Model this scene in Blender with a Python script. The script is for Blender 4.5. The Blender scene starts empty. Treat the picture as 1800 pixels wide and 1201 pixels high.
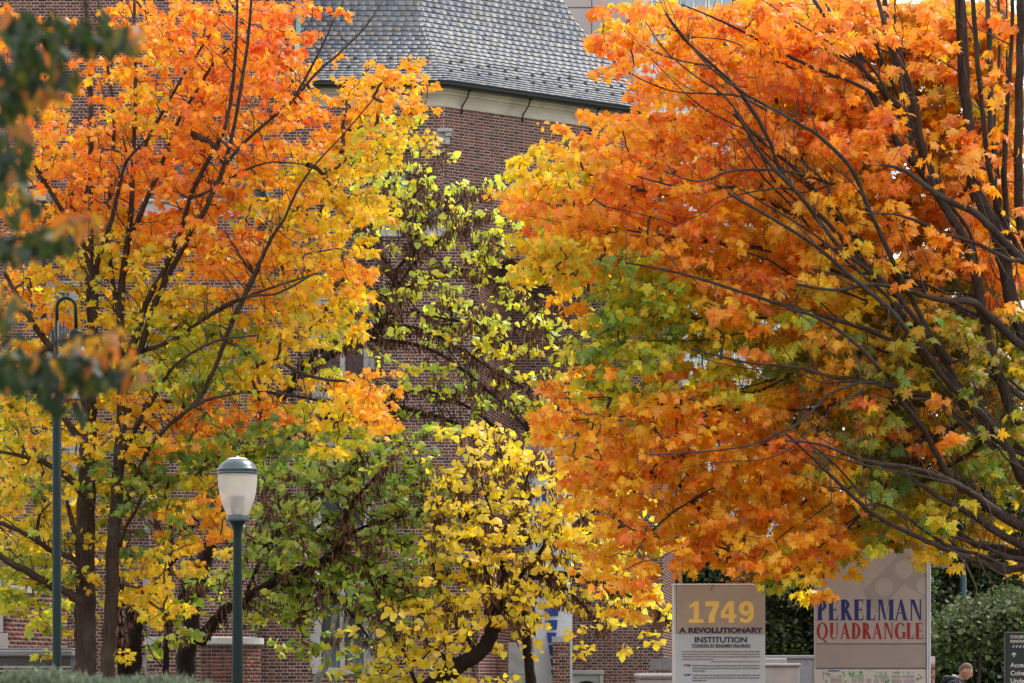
import bpy, bmesh, math, random
import numpy as np
from mathutils import Vector, Matrix

random.seed(7); RNG = np.random.default_rng(7)
SC = bpy.context.scene
COL = SC.collection
R = math.radians

# ------------------------------------------------------------------ camera, sky, sun, exposure
EYE = 1.6; FPX = 6000.0; HOR = 1190.0
cam = bpy.data.cameras.new('camera'); camo = bpy.data.objects.new('camera', cam); COL.objects.link(camo)
camo.location = (0, 0, EYE); camo.rotation_euler = (R(90), 0, 0)
cam.sensor_width = 36; cam.lens = 120; cam.shift_y = (HOR - 600.5) / 1800
cam.clip_start = 0.5; cam.clip_end = 3000
cam.dof.use_dof = True; cam.dof.focus_distance = 56; cam.dof.aperture_fstop = 7.0; cam.dof.aperture_blades = 0
SC.camera = camo

SUN = Vector((0.42, 0.42, 0.80)).normalized()      # direction towards the sun (behind and right, soft through thin cloud)
w = bpy.data.worlds.new('World'); SC.world = w; w.use_nodes = True
nt = w.node_tree; nt.nodes.clear()
sky = nt.nodes.new('ShaderNodeTexSky'); sky.sky_type = 'NISHITA'; sky.sun_disc = False
sky.sun_elevation = math.asin(SUN.z); sky.sun_rotation = math.atan2(SUN.x, SUN.y)
sky.air_density = 1.0; sky.dust_density = 3.0; sky.altitude = 50
mixw = nt.nodes.new('ShaderNodeMix'); mixw.data_type = 'RGBA'; mixw.inputs['Factor'].default_value = 0.62
mixw.inputs['B'].default_value = (9.6, 9.3, 9.0, 1)      # thin bright cloud over the blue
bg = nt.nodes.new('ShaderNodeBackground'); bg.inputs['Strength'].default_value = 0.14
ow = nt.nodes.new('ShaderNodeOutputWorld')
nt.links.new(sky.outputs[0], mixw.inputs['A']); nt.links.new(mixw.outputs['Result'], bg.inputs['Color']); nt.links.new(bg.outputs[0], ow.inputs['Surface'])
sl = bpy.data.lights.new('sun', 'SUN'); sl.energy = 2.6; sl.angle = R(12); sl.color = (1.0, 0.95, 0.87)
so = bpy.data.objects.new('sun', sl); COL.objects.link(so); so.rotation_euler = SUN.to_track_quat('Z', 'Y').to_euler()
so.location = (30, 60, 80)
vs = SC.view_settings; vs.view_transform = 'Standard'; vs.look = 'None'; vs.gamma = 1; vs.use_curve_mapping = False
vs.exposure = 0.76
SC.cycles.use_denoising = True
SC.cycles.max_bounces = 6; SC.cycles.diffuse_bounces = 3; SC.cycles.glossy_bounces = 2; SC.cycles.transmission_bounces = 5; SC.cycles.transparent_max_bounces = 6
SC.cycles.caustics_reflective = False; SC.cycles.caustics_refractive = False

# ------------------------------------------------------------------ helpers
def W(px, py, Y):                       # a point Y metres away that stands where the photo shows (px, py)
    return Vector(((px - 900) * Y / FPX, Y, EYE + (HOR - py) * Y / FPX))
def X(px, Y): return (px - 900) * Y / FPX
def Z(py, Y): return EYE + (HOR - py) * Y / FPX

def tag(o, label=None, cat=None, group=None, kind=None):
    if label: o['label'] = label
    if cat: o['category'] = cat
    if group: o['group'] = group
    if kind: o['kind'] = kind
    return o
def empty(name, loc, rz=0):
    o = bpy.data.objects.new(name, None); COL.objects.link(o); o.location = loc; o.rotation_euler = (0, 0, rz); o.empty_display_size = 0.2
    return o
def link(name, me, parent=None, loc=None):
    o = bpy.data.objects.new(name, me); COL.objects.link(o)
    if parent:
        o.parent = parent
    if loc is not None: o.location = loc
    return o

def npmesh(name, V, loops, counts, mats, matidx=None, col=None, smooth=False):
    """V (n,3), loops flat vertex indices, counts per face"""
    V = np.asarray(V, dtype=np.float32); loops = np.asarray(loops, dtype=np.int32); counts = np.asarray(counts, dtype=np.int32)
    me = bpy.data.meshes.new(name)
    me.vertices.add(len(V)); me.vertices.foreach_set('co', V.ravel())
    me.loops.add(len(loops)); me.loops.foreach_set('vertex_index', loops)
    me.polygons.add(len(counts))
    st = np.concatenate([[0], np.cumsum(counts)[:-1]]).astype(np.int32)
    me.polygons.foreach_set('loop_start', st); me.polygons.foreach_set('loop_total', counts)
    if matidx is not None: me.polygons.foreach_set('material_index', np.asarray(matidx, dtype=np.int32))
    if smooth: me.polygons.foreach_set('use_smooth', np.ones(len(counts), dtype=bool))
    for m in (mats if isinstance(mats, (list, tuple)) else [mats]): me.materials.append(m)
    me.update(calc_edges=True)
    if col is not None:
        a = me.color_attributes.new('Col', 'FLOAT_COLOR', 'POINT')
        c = np.ones((len(V), 4), dtype=np.float32); c[:, :3] = col
        a.data.foreach_set('color', c.ravel())
    return me

class MB:
    """collects shapes, builds one mesh"""
    def __init__(s): s.v = []; s.f = []; s.sm = []
    def add(s, vs, fs, smooth=False):
        b = len(s.v); s.v += [tuple(v) for v in vs]; s.f += [tuple(b + i for i in f) for f in fs]; s.sm += [smooth] * len(fs)
    def box(s, x0, x1, y0, y1, z0, z1, bev=0.0):
        if bev <= 0:
            vs = [(x0,y0,z0),(x1,y0,z0),(x1,y1,z0),(x0,y1,z0),(x0,y0,z1),(x1,y0,z1),(x1,y1,z1),(x0,y1,z1)]
            s.add(vs, [(0,3,2,1),(4,5,6,7),(0,1,5,4),(1,2,6,5),(2,3,7,6),(3,0,4,7)])
        else:
            bm = bmesh.new(); bmesh.ops.create_cube(bm, size=1)
            for v in bm.verts: v.co = Vector(((x0+x1)/2 + v.co.x*(x1-x0), (y0+y1)/2 + v.co.y*(y1-y0), (z0+z1)/2 + v.co.z*(z1-z0)))
            bmesh.ops.bevel(bm, geom=bm.edges[:], offset=bev, segments=1, affect='EDGES')
            bm.verts.index_update(); s.add([v.co for v in bm.verts], [[v.index for v in f.verts] for f in bm.faces]); bm.free()
    def quadframe(s, P, u, n, a0, a1, b0, b1, d0, d1):
        """box in a wall frame: along u from a0..a1, up z b0..b1, out along n from d0..d1, origin P(x,y)"""
        c = []
        for b in (b0, b1):
            for (a, d) in ((a0, d0), (a1, d0), (a1, d1), (a0, d1)):
                c.append((P[0] + u[0]*a + n[0]*d, P[1] + u[1]*a + n[1]*d, b))
        fs = [(0,1,2,3),(4,7,6,5),(0,4,5,1),(1,5,6,2),(2,6,7,3),(3,7,4,0)]
        s.add(c, fs)
    def lathe(s, prof, c=(0,0,0), n=24, smooth=True):
        vs = []; fs = []
        for (r, z) in prof:
            for k in range(n):
                a = 2*math.pi*k/n; vs.append((c[0]+r*math.cos(a), c[1]+r*math.sin(a), c[2]+z))
        for i in range(len(prof)-1):
            for k in range(n):
                fs.append((i*n+k, i*n+(k+1)%n, (i+1)*n+(k+1)%n, (i+1)*n+k))
        fs.append(tuple(reversed(range(n)))); fs.append(tuple((len(prof)-1)*n+k for k in range(n)))
        s.add(vs, fs, smooth)
    def tube(s, pts, rad, n=8, smooth=True, rough=0.0):
        pts = [Vector(p) for p in pts]; m = len(pts)
        rad = rad if hasattr(rad, '__len__') else [rad]*m
        T = [(pts[min(i+1,m-1)] - pts[max(i-1,0)]).normalized() for i in range(m)]
        up = Vector((0,0,1)) if abs(T[0].z) < .9 else Vector((1,0,0))
        A = T[0].cross(up).normalized(); vs = []; fs = []
        for i in range(m):
            A = (A - T[i]*A.dot(T[i])).normalized(); B = T[i].cross(A)
            for k in range(n):
                a = 2*math.pi*k/n; r = rad[i]*(1 + (random.uniform(-rough, rough) if rough else 0))
                vs.append(pts[i] + (A*math.cos(a) + B*math.sin(a))*r)
        for i in range(m-1):
            for k in range(n): fs.append((i*n+k, i*n+(k+1)%n, (i+1)*n+(k+1)%n, (i+1)*n+k))
        fs.append(tuple(reversed(range(n)))); fs.append(tuple((m-1)*n+k for k in range(n)))
        s.add(vs, fs, smooth)
    def build(s, name, mat, parent=None, loc=None):
        me = bpy.data.meshes.new(name); me.from_pydata(s.v, [], s.f)
        me.polygons.foreach_set('use_smooth', s.sm)
        for m in (mat if isinstance(mat, (list, tuple)) else [mat]): me.materials.append(m)
        me.update()
        return link(name, me, parent, loc)

# ------------------------------------------------------------------ materials
def nodes(name):
    m = bpy.data.materials.new(name); m.use_nodes = True; n = m.node_tree; n.nodes.clear()
    o = n.nodes.new('ShaderNodeOutputMaterial'); return m, n, o
def pbr(name, col, rough=0.7, metal=0.0, var=0.25, scale=6.0, bump=0.0, spec=0.5, attr=False, stretch=(1,1,1), dirt=None, alpha=None):
    m, n, o = nodes(name); L = n.links.new
    b = n.nodes.new('ShaderNodeBsdfPrincipled'); b.inputs['Roughness'].default_value = rough; b.inputs['Metallic'].default_value = metal
    b.inputs['Specular IOR Level'].default_value = spec
    tc = n.nodes.new('ShaderNodeTexCoord'); mp = n.nodes.new('ShaderNodeMapping'); mp.inputs['Scale'].default_value = stretch
    L(tc.outputs['Object'], mp.inputs[0])
    ns = n.nodes.new('ShaderNodeTexNoise'); ns.inputs['Scale'].default_value = scale; ns.inputs['Detail'].default_value = 6; ns.inputs['Roughness'].default_value = 0.65
    L(mp.outputs[0], ns.inputs['Vector'])
    mr = n.nodes.new('ShaderNodeMapRange'); mr.inputs[1].default_value = .25; mr.inputs[2].default_value = .75
    mr.inputs[3].default_value = 1 - var; mr.inputs[4].default_value = 1 + var; L(ns.outputs[0], mr.inputs[0])
    mul = n.nodes.new('ShaderNodeVectorMath'); mul.operation = 'SCALE'
    if attr:
        at = n.nodes.new('ShaderNodeAttribute'); at.attribute_name = 'Col'; L(at.outputs['Color'], mul.inputs[0])
    else: mul.inputs[0].default_value = col
    L(mr.outputs[0], mul.inputs['Scale'])
    last = mul.outputs[0]
    if dirt:
        n2 = n.nodes.new('ShaderNodeTexNoise'); n2.inputs['Scale'].default_value = dirt[1]; n2.inputs['Detail'].default_value = 4; L(tc.outputs['Object'], n2.inputs['Vector'])
        r2 = n.nodes.new('ShaderNodeMapRange'); r2.inputs[1].default_value = .5; r2.inputs[2].default_value = .68; r2.inputs[4].default_value = dirt[2]; L(n2.outputs[0], r2.inputs[0])
        mx = n.nodes.new('ShaderNodeMix'); mx.data_type = 'RGBA'; L(r2.outputs[0], mx.inputs['Factor']); L(last, mx.inputs['A']); mx.inputs['B'].default_value = (*dirt[0], 1); last = mx.outputs['Result']
    L(last, b.inputs['Base Color'])
    if bump:
        bp = n.nodes.new('ShaderNodeBump'); bp.inputs['Strength'].default_value = bump; bp.inputs['Distance'].default_value = .02
        L(ns.outputs[0], bp.inputs['Height']); L(bp.outputs[0], b.inputs['Normal'])
    L(b.outputs[0], o.inputs[0]); return m
def leafmat(name, trans=0.45, gloss=0.06, rough=0.45, boost=1.3):
    m, n, o = nodes(name); L = n.links.new
    at = n.nodes.new('ShaderNodeAttribute'); at.attribute_name = 'Col'
    d = n.nodes.new('ShaderNodeBsdfDiffuse'); t = n.nodes.new('ShaderNodeBsdfTranslucent'); g = n.nodes.new('ShaderNodeBsdfGlossy'); g.inputs['Roughness'].default_value = rough
    L(at.outputs['Color'], d.inputs[0])
    mu = n.nodes.new('ShaderNodeVectorMath'); mu.operation = 'SCALE'; mu.inputs['Scale'].default_value = boost; L(at.outputs['Color'], mu.inputs[0]); L(mu.outputs[0], t.inputs[0])
    g.inputs[0].default_value = (.9, .93, 1, 1)
    a = n.nodes.new('ShaderNodeMixShader'); a.inputs[0].default_value = trans; L(d.outputs[0], a.inputs[1]); L(t.outputs[0], a.inputs[2])
    c = n.nodes.new('ShaderNodeMixShader'); c.inputs[0].default_value = gloss; L(a.outputs[0], c.inputs[1]); L(g.outputs[0], c.inputs[2])
    L(c.outputs[0], o.inputs[0]); return m

M = {}
M['brick'] = pbr('fired_brick', (0,0,0), .9, var=.28, scale=22, bump=.25, attr=True, spec=.2)
M['mortar'] = pbr('lime_mortar', (.34,.275,.245), .95, var=.3, scale=3.0, bump=.2, spec=.2)
M['slate'] = pbr('roof_slate', (0,0,0), .62, var=.22, scale=9, bump=.12, attr=True, spec=.3)
M['limestone'] = pbr('weathered_limestone', (.50,.45,.38), .85, var=.16, scale=2.2, bump=.15, spec=.25, dirt=((.20,.16,.11), 1.2, .5), stretch=(1,1,2.5))
M['palestone'] = pbr('pale_limestone', (.42,.40,.395), .85, var=.14, scale=3.2, bump=.12, spec=.25, dirt=((.27,.26,.27), 1.7, .6))
M['granite'] = pbr('grey_granite', (.20,.21,.23), .6, var=.22, scale=14, bump=.08, spec=.4, dirt=((.17,.18,.2), 1.5, .5))
M['concrete'] = pbr('light_concrete', (.30,.285,.27), .9, var=.15, scale=5, bump=.15, dirt=((.25,.24,.23), 2.2, .5))
M['gutter'] = pbr('dark_gutter_metal', (.035,.038,.045), .38, .3, var=.2, scale=5)
M['iron'] = pbr('black_iron', (.012,.013,.015), .5, .5, var=.2)
M['copper'] = pbr('verdigris_copper', (.22,.47,.40), .75, var=.3, scale=7, bump=.1, dirt=((.10,.20,.17), 5, .7))
M['lead'] = pbr('dark_lead', (.06,.065,.07), .6, .3)
M['glass'] = pbr('dark_window_glass', (.035,.045,.06), .08, .0, var=.3, scale=2, spec=.9)
M['inner'] = pbr('dark_interior', (.02,.02,.022), .9)
M['bark'] = pbr('maple_bark', (.055,.040,.032), .95, var=.55, scale=9, bump=.9, spec=.15, stretch=(3,3,.35), dirt=((.10,.095,.075), 3, .5))
M['barkr'] = pbr('redbud_bark', (.026,.019,.017), .95, var=.5, scale=10, bump=.9, spec=.15, stretch=(3,3,.4))
M['barkg'] = pbr('grey_smooth_bark', (.17,.155,.13), .85, var=.35, scale=8, bump=.4, stretch=(2,2,.5))
M['twig'] = pbr('twig_bark', (.075,.052,.042), .9, var=.35, scale=10, spec=.2)
M['leaf'] = leafmat('autumn_leaf', .5, .03, .45, 1.35)
M['leafr'] = leafmat('redbud_leaf', .5, .045, .45, 1.35)
M['leaff'] = leafmat('far_leaf', .3, .03, .5, 1.1)
M['pod'] = pbr('seed_pod', (0,0,0), .8, var=.2, attr=True, spec=.25)
M['green_paint'] = pbr('dark_green_paint', (.003,.016,.016), .5, .0, var=.25, scale=4, spec=.22)
M['blue_paint'] = pbr('slate_green_paint', (.045,.075,.085), .32, .2, var=.15, scale=6, spec=.6)
M['white_metal'] = pbr('white_enamel', (.75,.74,.70), .35, var=.06, spec=.5)
# ------------------------------------------------------------------ the setting: ground
gb = MB(); gb.add([(-900,-50,0),(900,-50,0),(900,1800,0),(-900,1800,0)], [(0,1,2,3)])
tag(gb.build('ground', pbr('grass_ground', (.06,.09,.035), .95, var=.4, scale=.8)), kind='structure')
gb = MB(); gb.add([(-40,30,.004),(60,30,.004),(60,64,.004),(-40,64,.004)], [(0,1,2,3)])
tag(gb.build('pavement', pbr('brick_pavement', (.17,.10,.08), .9, var=.35, scale=5)), kind='structure')

# ------------------------------------------------------------------ brickwork
PAL = np.array([(.165,.060,.045),(.125,.048,.040),(.095,.042,.040),(.065,.036,.040),(.19,.075,.050),(.145,.062,.052),(.05,.038,.050)])
PW  = np.array([.24,.25,.18,.12,.07,.10,.04])
def course_z(z0, z1, h0, h1):
    out = []; z = z0; 
    while z < z1 - .02:
        t = min(1, max(0, z/15.0)); h = h0 + (h1-h0)*t; out.append((z, min(h, z1-z))); z += h
    return out
class Wall:
    """brick wall in a vertical frame; openings are (a0,a1,z0,z1)"""
    def __init__(s, P, Q, z0, z1, holes=(), h0=.082, h1=.071, warm=0.0, per=(.197,.080), joint=.0175, n=None, topfn=None):
        P = Vector(P); Q = Vector(Q); s.P = P; s.L = (Q-P).length; s.u = (Q-P)/s.L
        s.n = Vector((s.u.y, -s.u.x)) if n is None else n
        s.z0, s.z1, s.holes = z0, z1, list(holes); s.topfn = topfn
        S = []
        for i, (z, h) in enumerate(course_z(z0, z1, h0, h1)):
            zc = z + h/2
            iv = [(0, s.L)]
            for (a0, a1, b0, b1) in s.holes:
                if b0 <= zc <= b1:
                    nv = []
                    for (p, q) in iv:
                        if a1 <= p or a0 >= q: nv.append((p, q)); continue
                        if a0 > p: nv.append((p, a0))
                        if a1 < q: nv.append((a1, q))
                    iv = nv
            a = -random.uniform(0, .01) - (per[0]/2 + per[1]/2 + joint if i % 2 else 0) ; k = 0
            per2 = per[0] + per[1] + 2*joint
            bricks = []
            while a < s.L:
                ln = per[k % 2]; bricks.append((a, a+ln)); a += ln + joint; k += 1
            for (p, q) in iv:
                for (b0, b1) in bricks:
                    c0, c1 = max(b0, p+.004), min(b1, q-.004)
                    if c1 - c0 > .03:
                        S.append((c0 + random.uniform(-.002,.002), c1 + random.uniform(-.002,.002), z + joint*.5 + random.uniform(-.0015,.0015), z + h - joint*.5, random.uniform(.004, .009)))
        s.S = np.array(S); s.warm = warm
    def colours(s, n, rng):
        c = PAL[rng.choice(len(PAL), n, p=PW/PW.sum())] * rng.uniform(.8, 1.2, (n,1))
        c = c * (1 + s.warm*np.array([.45,.10,-.1])); return c
    def build(s, parent, singles=0, rng=RNG, mat_m=None):
        P, u, n = np.array([s.P.x, s.P.y]), np.array([s.u.x, s.u.y]), np.array([s.n.x, s.n.y])
        # mortar backing with holes
        A = sorted({0, s.L, *[min(max(h[0],0),s.L) for h in s.holes], *[min(max(h[1],0),s.L) for h in s.holes]})
        B = sorted({s.z0, s.z1, *[min(max(h[2],s.z0),s.z1) for h in s.holes], *[min(max(h[3],s.z0),s.z1) for h in s.holes]})
        vs = []; lp = []
        for i in range(len(A)-1):
            for j in range(len(B)-1):
                ca, cb = (A[i]+A[i+1])/2, (B[j]+B[j+1])/2
                if A[i+1]-A[i] < 1e-4 or B[j+1]-B[j] < 1e-4 or any(h[0]<ca<h[1] and h[2]<cb<h[3] for h in s.holes): continue
                b = len(vs)
                for (a, z) in ((A[i],B[j]),(A[i+1],B[j]),(A[i+1],B[j+1]),(A[i],B[j+1])): vs.append((P[0]+u[0]*a, P[1]+u[1]*a, z))
                lp += [b, b+1, b+2, b+3]
        # reveals of the holes
        for (a0,a1,b0,b1) in s.holes:
            a0 = max(a0,0); a1 = min(a1,s.L)
            for (p, q) in (((a0,b0),(a1,b0)),((a1,b0),(a1,b1)),((a1,b1),(a0,b1)),((a0,b1),(a0,b0))):
                b = len(vs)
                for (a, z, d) in ((p[0],p[1],0),(q[0],q[1],0),(q[0],q[1],-.3),(p[0],p[1],-.3)): vs.append((P[0]+u[0]*a+n[0]*d, P[1]+u[1]*a+n[1]*d, z))
                lp += [b, b+1, b+2, b+3]
        wall = link('wall', npmesh('wall', np.array(vs), lp, [4]*(len(lp)//4), M['mortar']), parent)
        N = len(s.S); C = s.colours(N, rng)
        big = np.argsort(-((s.S[:,1]-s.S[:,0]) + rng.uniform(0,.2,N)))[:singles] if singles else np.array([], int)
        mask = np.ones(N, bool); mask[big] = False
        def geo(S):
            a0,a1,z0,z1,d = S.T; bv = .004
            out = []
            for (a, z, dd) in ((a0,z0,-.01),(a1,z0,-.01),(a1,z1,-.01),(a0,z1,-.01),(a0+bv,z0+bv,1),(a1-bv,z0+bv,1),(a1-bv,z1-bv,1),(a0+bv,z1-bv,1)):
                off = dd if dd < 0 else d
                out.append(np.stack([P[0]+u[0]*a+n[0]*off, P[1]+u[1]*a+n[1]*off, z], 1))
            return np.stack(out, 1)
        F = np.array([(4,5,6,7),(0,1,5,4),(1,2,6,5),(2,3,7,6),(3,0,4,7)])
        G = geo(s.S[mask]); k = len(G)
        if k:
            me = npmesh('brickwork', G.reshape(-1,3), (F[None]+(np.arange(k)*8)[:,None,None]).ravel(), [4]*(5*k), M['brick'], col=np.repeat(C[mask], 8, 0))
            tag(link('brickwork', me, wall), kind='stuff')
        # bricks of their own: shared meshes by size and tint
        if singles:
            cache = {}
            for i in big:
                a0,a1,z0,z1,d = s.S[i]; key = (round((a1-a0)/.02), int(rng.integers(6)))
                if key not in cache:
                    l = a1-a0; h = z1-z0; bv = .004
                    v = [(-l/2,0,0),(l/2,0,0),(l/2,0,h),(-l/2,0,h),(-l/2+bv,-.018,bv),(l/2-bv,-.018,bv),(l/2-bv,-.018,h-bv),(-l/2+bv,-.018,h-bv)]
                    cache[key] = npmesh('brick', v, F.ravel(), [4]*5, M['brick'], col=np.repeat(C[i:i+1], 8, 0))
                o = bpy.data.objects.new('brick', cache[key]); COL.objects.link(o); o.parent = wall
                a = (a0+a1)/2; o.location = (P[0]+u[0]*a - n[0]*(.01-d+.0), P[1]+u[1]*a - n[1]*(.01-d), z0)
                o.rotation_euler = (0, 0, math.atan2(u[1], u[0]))
        return wall

# ------------------------------------------------------------------ the brick hall with its slate roof
Y1 = 81.0; K = Y1/FPX
bld = empty('brick_hall', (0, Y1, 0)); 
tag(bld, 'purple brown brick hall with a flared grey slate roof, pale stone cornice and mullioned windows', 'building')
bld.location = (0,0,0)
xc = X(779, Y1); zt = Z(160, Y1)
a40 = R(40); ud = Vector((math.cos(a40), math.sin(a40))); nd = Vector((math.sin(a40), -math.cos(a40)))
# chamfer face length so that its far end stands at px 1128
def solve_len(px):
    lo, hi = 0, 30
    for _ in range(50):
        m = (lo+hi)/2; x = xc + ud.x*m; y = Y1 + ud.y*m
        if 900 + x*FPX/y < px: lo = m
        else: hi = m
    return lo
LC = solve_len(1098)
PC = Vector((xc, Y1)); PE = PC + ud*LC
zwt = Z(188, Y1)          # top of brick, under the cornice
XL = X(-60, Y1); XT = X(514, Y1)
def hole(px0, px1, py0, py1, Pl, Yw):   # opening in a frontal wall starting at x = Pl
    return (X(px0, Yw)-Pl, X(px1, Yw)-Pl, Z(py1, Yw), Z(py0, Yw))
wins = [(556,648,528,690),(556,648,790,925),(556,648,1032,1174),(262,368,790,925),(262,368,1032,1174),(262,340,508,690),(40,130,508,690),(40,130,790,925),
        (690,742,420,500)]
F1holes = [hole(*w_, XL, Y1) for w_ in wins]
zlow = Z(440, Y1)
w1 = Wall((XL, Y1), (xc, Y1), 0, zwt, F1holes)
w1.build(bld, singles=130)
# lower piece of the front between the canted face and the recess
xr = X(842, Y1)
w1b = Wall((xc+.01, Y1), (xr, Y1), 0, zlow); w1b.build(bld, singles=0)
Y2 = 87.0
w2 = Wall((xr, Y1), (X(897, Y2), Y2), 0, Z(470, Y2), warm=.55); w2.build(bld, singles=30)
x20, x21 = X(897, Y2), X(1167, Y2)
doorh = hole(1006, 1056, 1182, 1300, x20, Y2)
w3 = Wall((x20, Y2), (x21, Y2), 0, Z(250, Y2), [(doorh[0], doorh[1], 0, doorh[3]), hole(922, 938, 668, 1300, x20, Y2)], h0=.0735, h1=.0715, per=(.162,.066), joint=.016); w3.build(bld, singles=100)
w4 = Wall((x21, Y2), (X(1199, 98), 98), 0, Z(250, Y2)*1.0, h0=.0735, h1=.0715, per=(.20,.08)); w4.build(bld, singles=0)
# canted face
w5 = Wall(PC, PE, zlow, zwt, h0=.071, h1=.071, warm=.12); w5.build(bld, singles=30)
# next face round the corner
a3 = a40 + R(78); u3 = Vector((math.cos(a3), math.sin(a3)))
w6 = Wall(PE, PE + u3*9, zlow, zwt, h0=.071, h1=.071); w6.build(bld)
# taller block on the left, its side facing the roof
w7 = Wall((XL, Y1+.02), (XT, Y1+.02), zwt+.012, zwt+5.5, h0=.071, h1=.071); w7.build(bld, singles=10)
w8 = Wall((XT, Y1+.02), (XT, Y1+8), zwt+.012, zwt+5.5, h0=.071, h1=.071); w8.build(bld)
# solid core behind the brick skins
cb = MB()
cb.box(XL, xc-.3, Y1+.5, Y1+9, 0, zwt-.3)
cb.box(xc-.3, xr-.1, Y1+.4, Y1+9, 0, zlow-.1)
cb.box(x20-.1, x21-.3, Y2+.35, Y2+9, 0, Z(250,Y2)-.1)
cb.box(XL, XT-.15, Y1+.3, Y1+8, zwt-.2, zwt+5.45)
cb.build('core', M['inner'], bld)
sb = MB()      # soffit under the canted corner
q = [PC, PE, PE+u3*6, Vector((xc-.2, Y1+7))]
sb.add([(p.x, p.y, zlow-.03) for p in q] + [(p.x, p.y, zlow) for p in q], [(3,2,1,0),(4,5,6,7),(0,1,5,4),(1,2,6,5),(2,3,7,6),(3,0,4,7)])
sb.build('soffit', pbr('brick_soffit', (.12,.075,.065), .9), bld)

# windows: stone surround with stepped quoins, mullion, sill, leaded panes
def window(px0, px1, py0, py1, lights=2, Yw=Y1, arch=False, bars=True):
    x0, x1, z0, z1 = X(px0,Yw), X(px1,Yw), Z(py1,Yw), Z(py0,Yw)
    b = MB(); y = Yw
    jw = .12
    nq = max(3, int((z1-z0)/.25)); q = (z1-z0)/nq
    for i in range(nq):
        e = (.0 if i % 2 else .09)
        b.box(x0-e-.05, x0+jw, y-.016, y+.2, z0+q*i+.003, z0+q*(i+1)-.003, .004)
        b.box(x1-jw, x1+e+.05, y-.016, y+.2, z0+q*i+.003, z0+q*(i+1)-.003, .004)
    b.box(x0-.14, x1+.14, y-.02, y+.2, z1+.002, z1+.19, .01)
    b.box(x0-.10, x1+.10, y-.07, y+.22, z0-.16, z0-.002, .015)
    b.box(x0+jw, x1-jw, y+.03, y+.2, z1-.09, z1-.0, .0)
    ww = (x1-x0-2*jw); lw = ww/lights
    for i in range(1, lights):
        xm = x0+jw+lw*i; b.box(xm-.065, xm+.065, y+.012, y+.2, z0, z1-.09, .02)
    wo = b.build('window', M['palestone'], bld)
    for i in range(lights):
        a0 = x0+jw+lw*i+(.065 if i else 0); a1 = x0+jw+lw*(i+1)-(.065 if i < lights-1 else 0)
        p = MB(); p.box(a0+.002, a1-.002, y+.13, y+.14, z0+.002, z1-.092); p.build('pane', M['glass'], wo)
        g = MB(); nx = 3; nz = max(4, int((z1-z0)/.22))
        for k in range(1, nx): g.box(a0+(a1-a0)*k/nx-.007, a0+(a1-a0)*k/nx+.007, y+.115, y+.128, z0+.004, z1-.094)
        for k in range(1, nz): g.box(a0+.004, a1-.004, y+.112, y+.1275, z0+(z1-z0)*k/nz-.007, z0+(z1-z0)*k/nz+.007)
        for xx in (a0+.004, a1-.032): g.box(xx, xx+.028, y+.10, y+.1265, z0+.003, z1-.093)
        g.build('glazing_bar', M['lead'], wo)
for w_ in wins[:-1]: window(*w_)
window(690, 742, 420, 500, lights=1)

# stone strip beside the banner and base stones
b = MB(); 
for i in range(14):
    z0 = .2 + i*.53; e = .0
    b.box(X(921,Y2), X(937,Y2), Y2-.03, Y2+.2, z0, z0+.522, .008)
b.build('stone_pilaster', M['palestone'], bld)
b = MB(); z = 0
for h in (.9, .75, .8):
    b.box(X(893,84.4), X(922,84.4), 84.2, 84.6, z, z+h-.006, .012); z += h
b.build('pier_stone', M['palestone'], bld)
# door surround with pointed arch at the right
b = MB(); dx0, dx1, dz = X(1002,Y2), X(1060,Y2), Z(1178,Y2)
b.box(dx0, dx0+.09, Y2-.05, Y2+.2, 0, dz-.12, .01); b.box(dx1-.09, dx1, Y2-.05, Y2+.2, 0, dz-.12, .01)
b.box(dx0-.03, dx1+.03, Y2-.09, Y2+.2, dz-.12, dz, .02)
cx = (dx0+dx1)/2; rr = (dx1-dx0)/2-.12
pts = []
for i in range(13):
    a = math.pi*i/12; pts.append((cx+rr*math.cos(a), dz-.5+rr*.75*math.sin(a)))
vs = [(p[0], Y2+.02, p[1]) for p in pts] + [(min(max(p[0]*1.0+(p[0]-cx)*.35, dx0+.085), dx1-.085), Y2-.02, dz-.118 if 0 < i < 12 else dz-.5) for i, p in enumerate(pts)]
b.add(vs, [(i, i+1, 14+i, 13+i) for i in range(12)])
dr = b.build('doorway', M['palestone'], bld)
b = MB(); b.box(dx0+.088, dx1-.088, Y2+.08, Y2+.12, 0, dz-.125); b.build('door', M['inner'], dr)

# cornice swept along front, canted face and next face
prof = [(0,0),(.035,0),(.045,.035),(.03,.05),(.035,.12),(.06,.20),(.11,.27),(.15,.29),(.15,.33),(.19,.36),(.23,.40),(.23,.44),(0,.44)]   # out, up
path = [Vector((XT-.2, Y1)), PC, PE, PE+u3*9]
def offs(path, i, d):
    def nrm(a, b):
        t = (b-a).normalized(); return Vector((t.y, -t.x))
    if i == 0: return path[0] + nrm(path[0], path[1])*d
    if i == len(path)-1: return path[-1] + nrm(path[-2], path[-1])*d
    n1, n2 = nrm(path[i-1], path[i]), nrm(path[i], path[i+1]); m = (n1+n2).normalized(); return path[i] + m*(d/m.dot(n1))
def sweep(mb, prof, path, z0):
    vs = []; m = len(prof)
    for i in range(len(path)):
        for (d, z) in prof:
            p = offs(path, i, d); vs.append((p.x, p.y, z0+z))
    fs = [(i*m+j, (i+1)*m+j, (i+1)*m+(j+1)%m, i*m+(j+1)%m) for i in range(len(path)-1) for j in range(m)]
    mb.add(vs, fs)
b = MB(); sweep(b, prof, path, zwt); b.build('cornice', M['limestone'], bld)
ge = .47      # gutter line out from the wall
gp = [(.20,.44),(.30,.40),(.40,.41),(ge,.46),(ge+.01,.515),(ge+.035,.53),(ge+.035,.545),(ge-.01,.545),(.40,.50),(.2,.50)]
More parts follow.
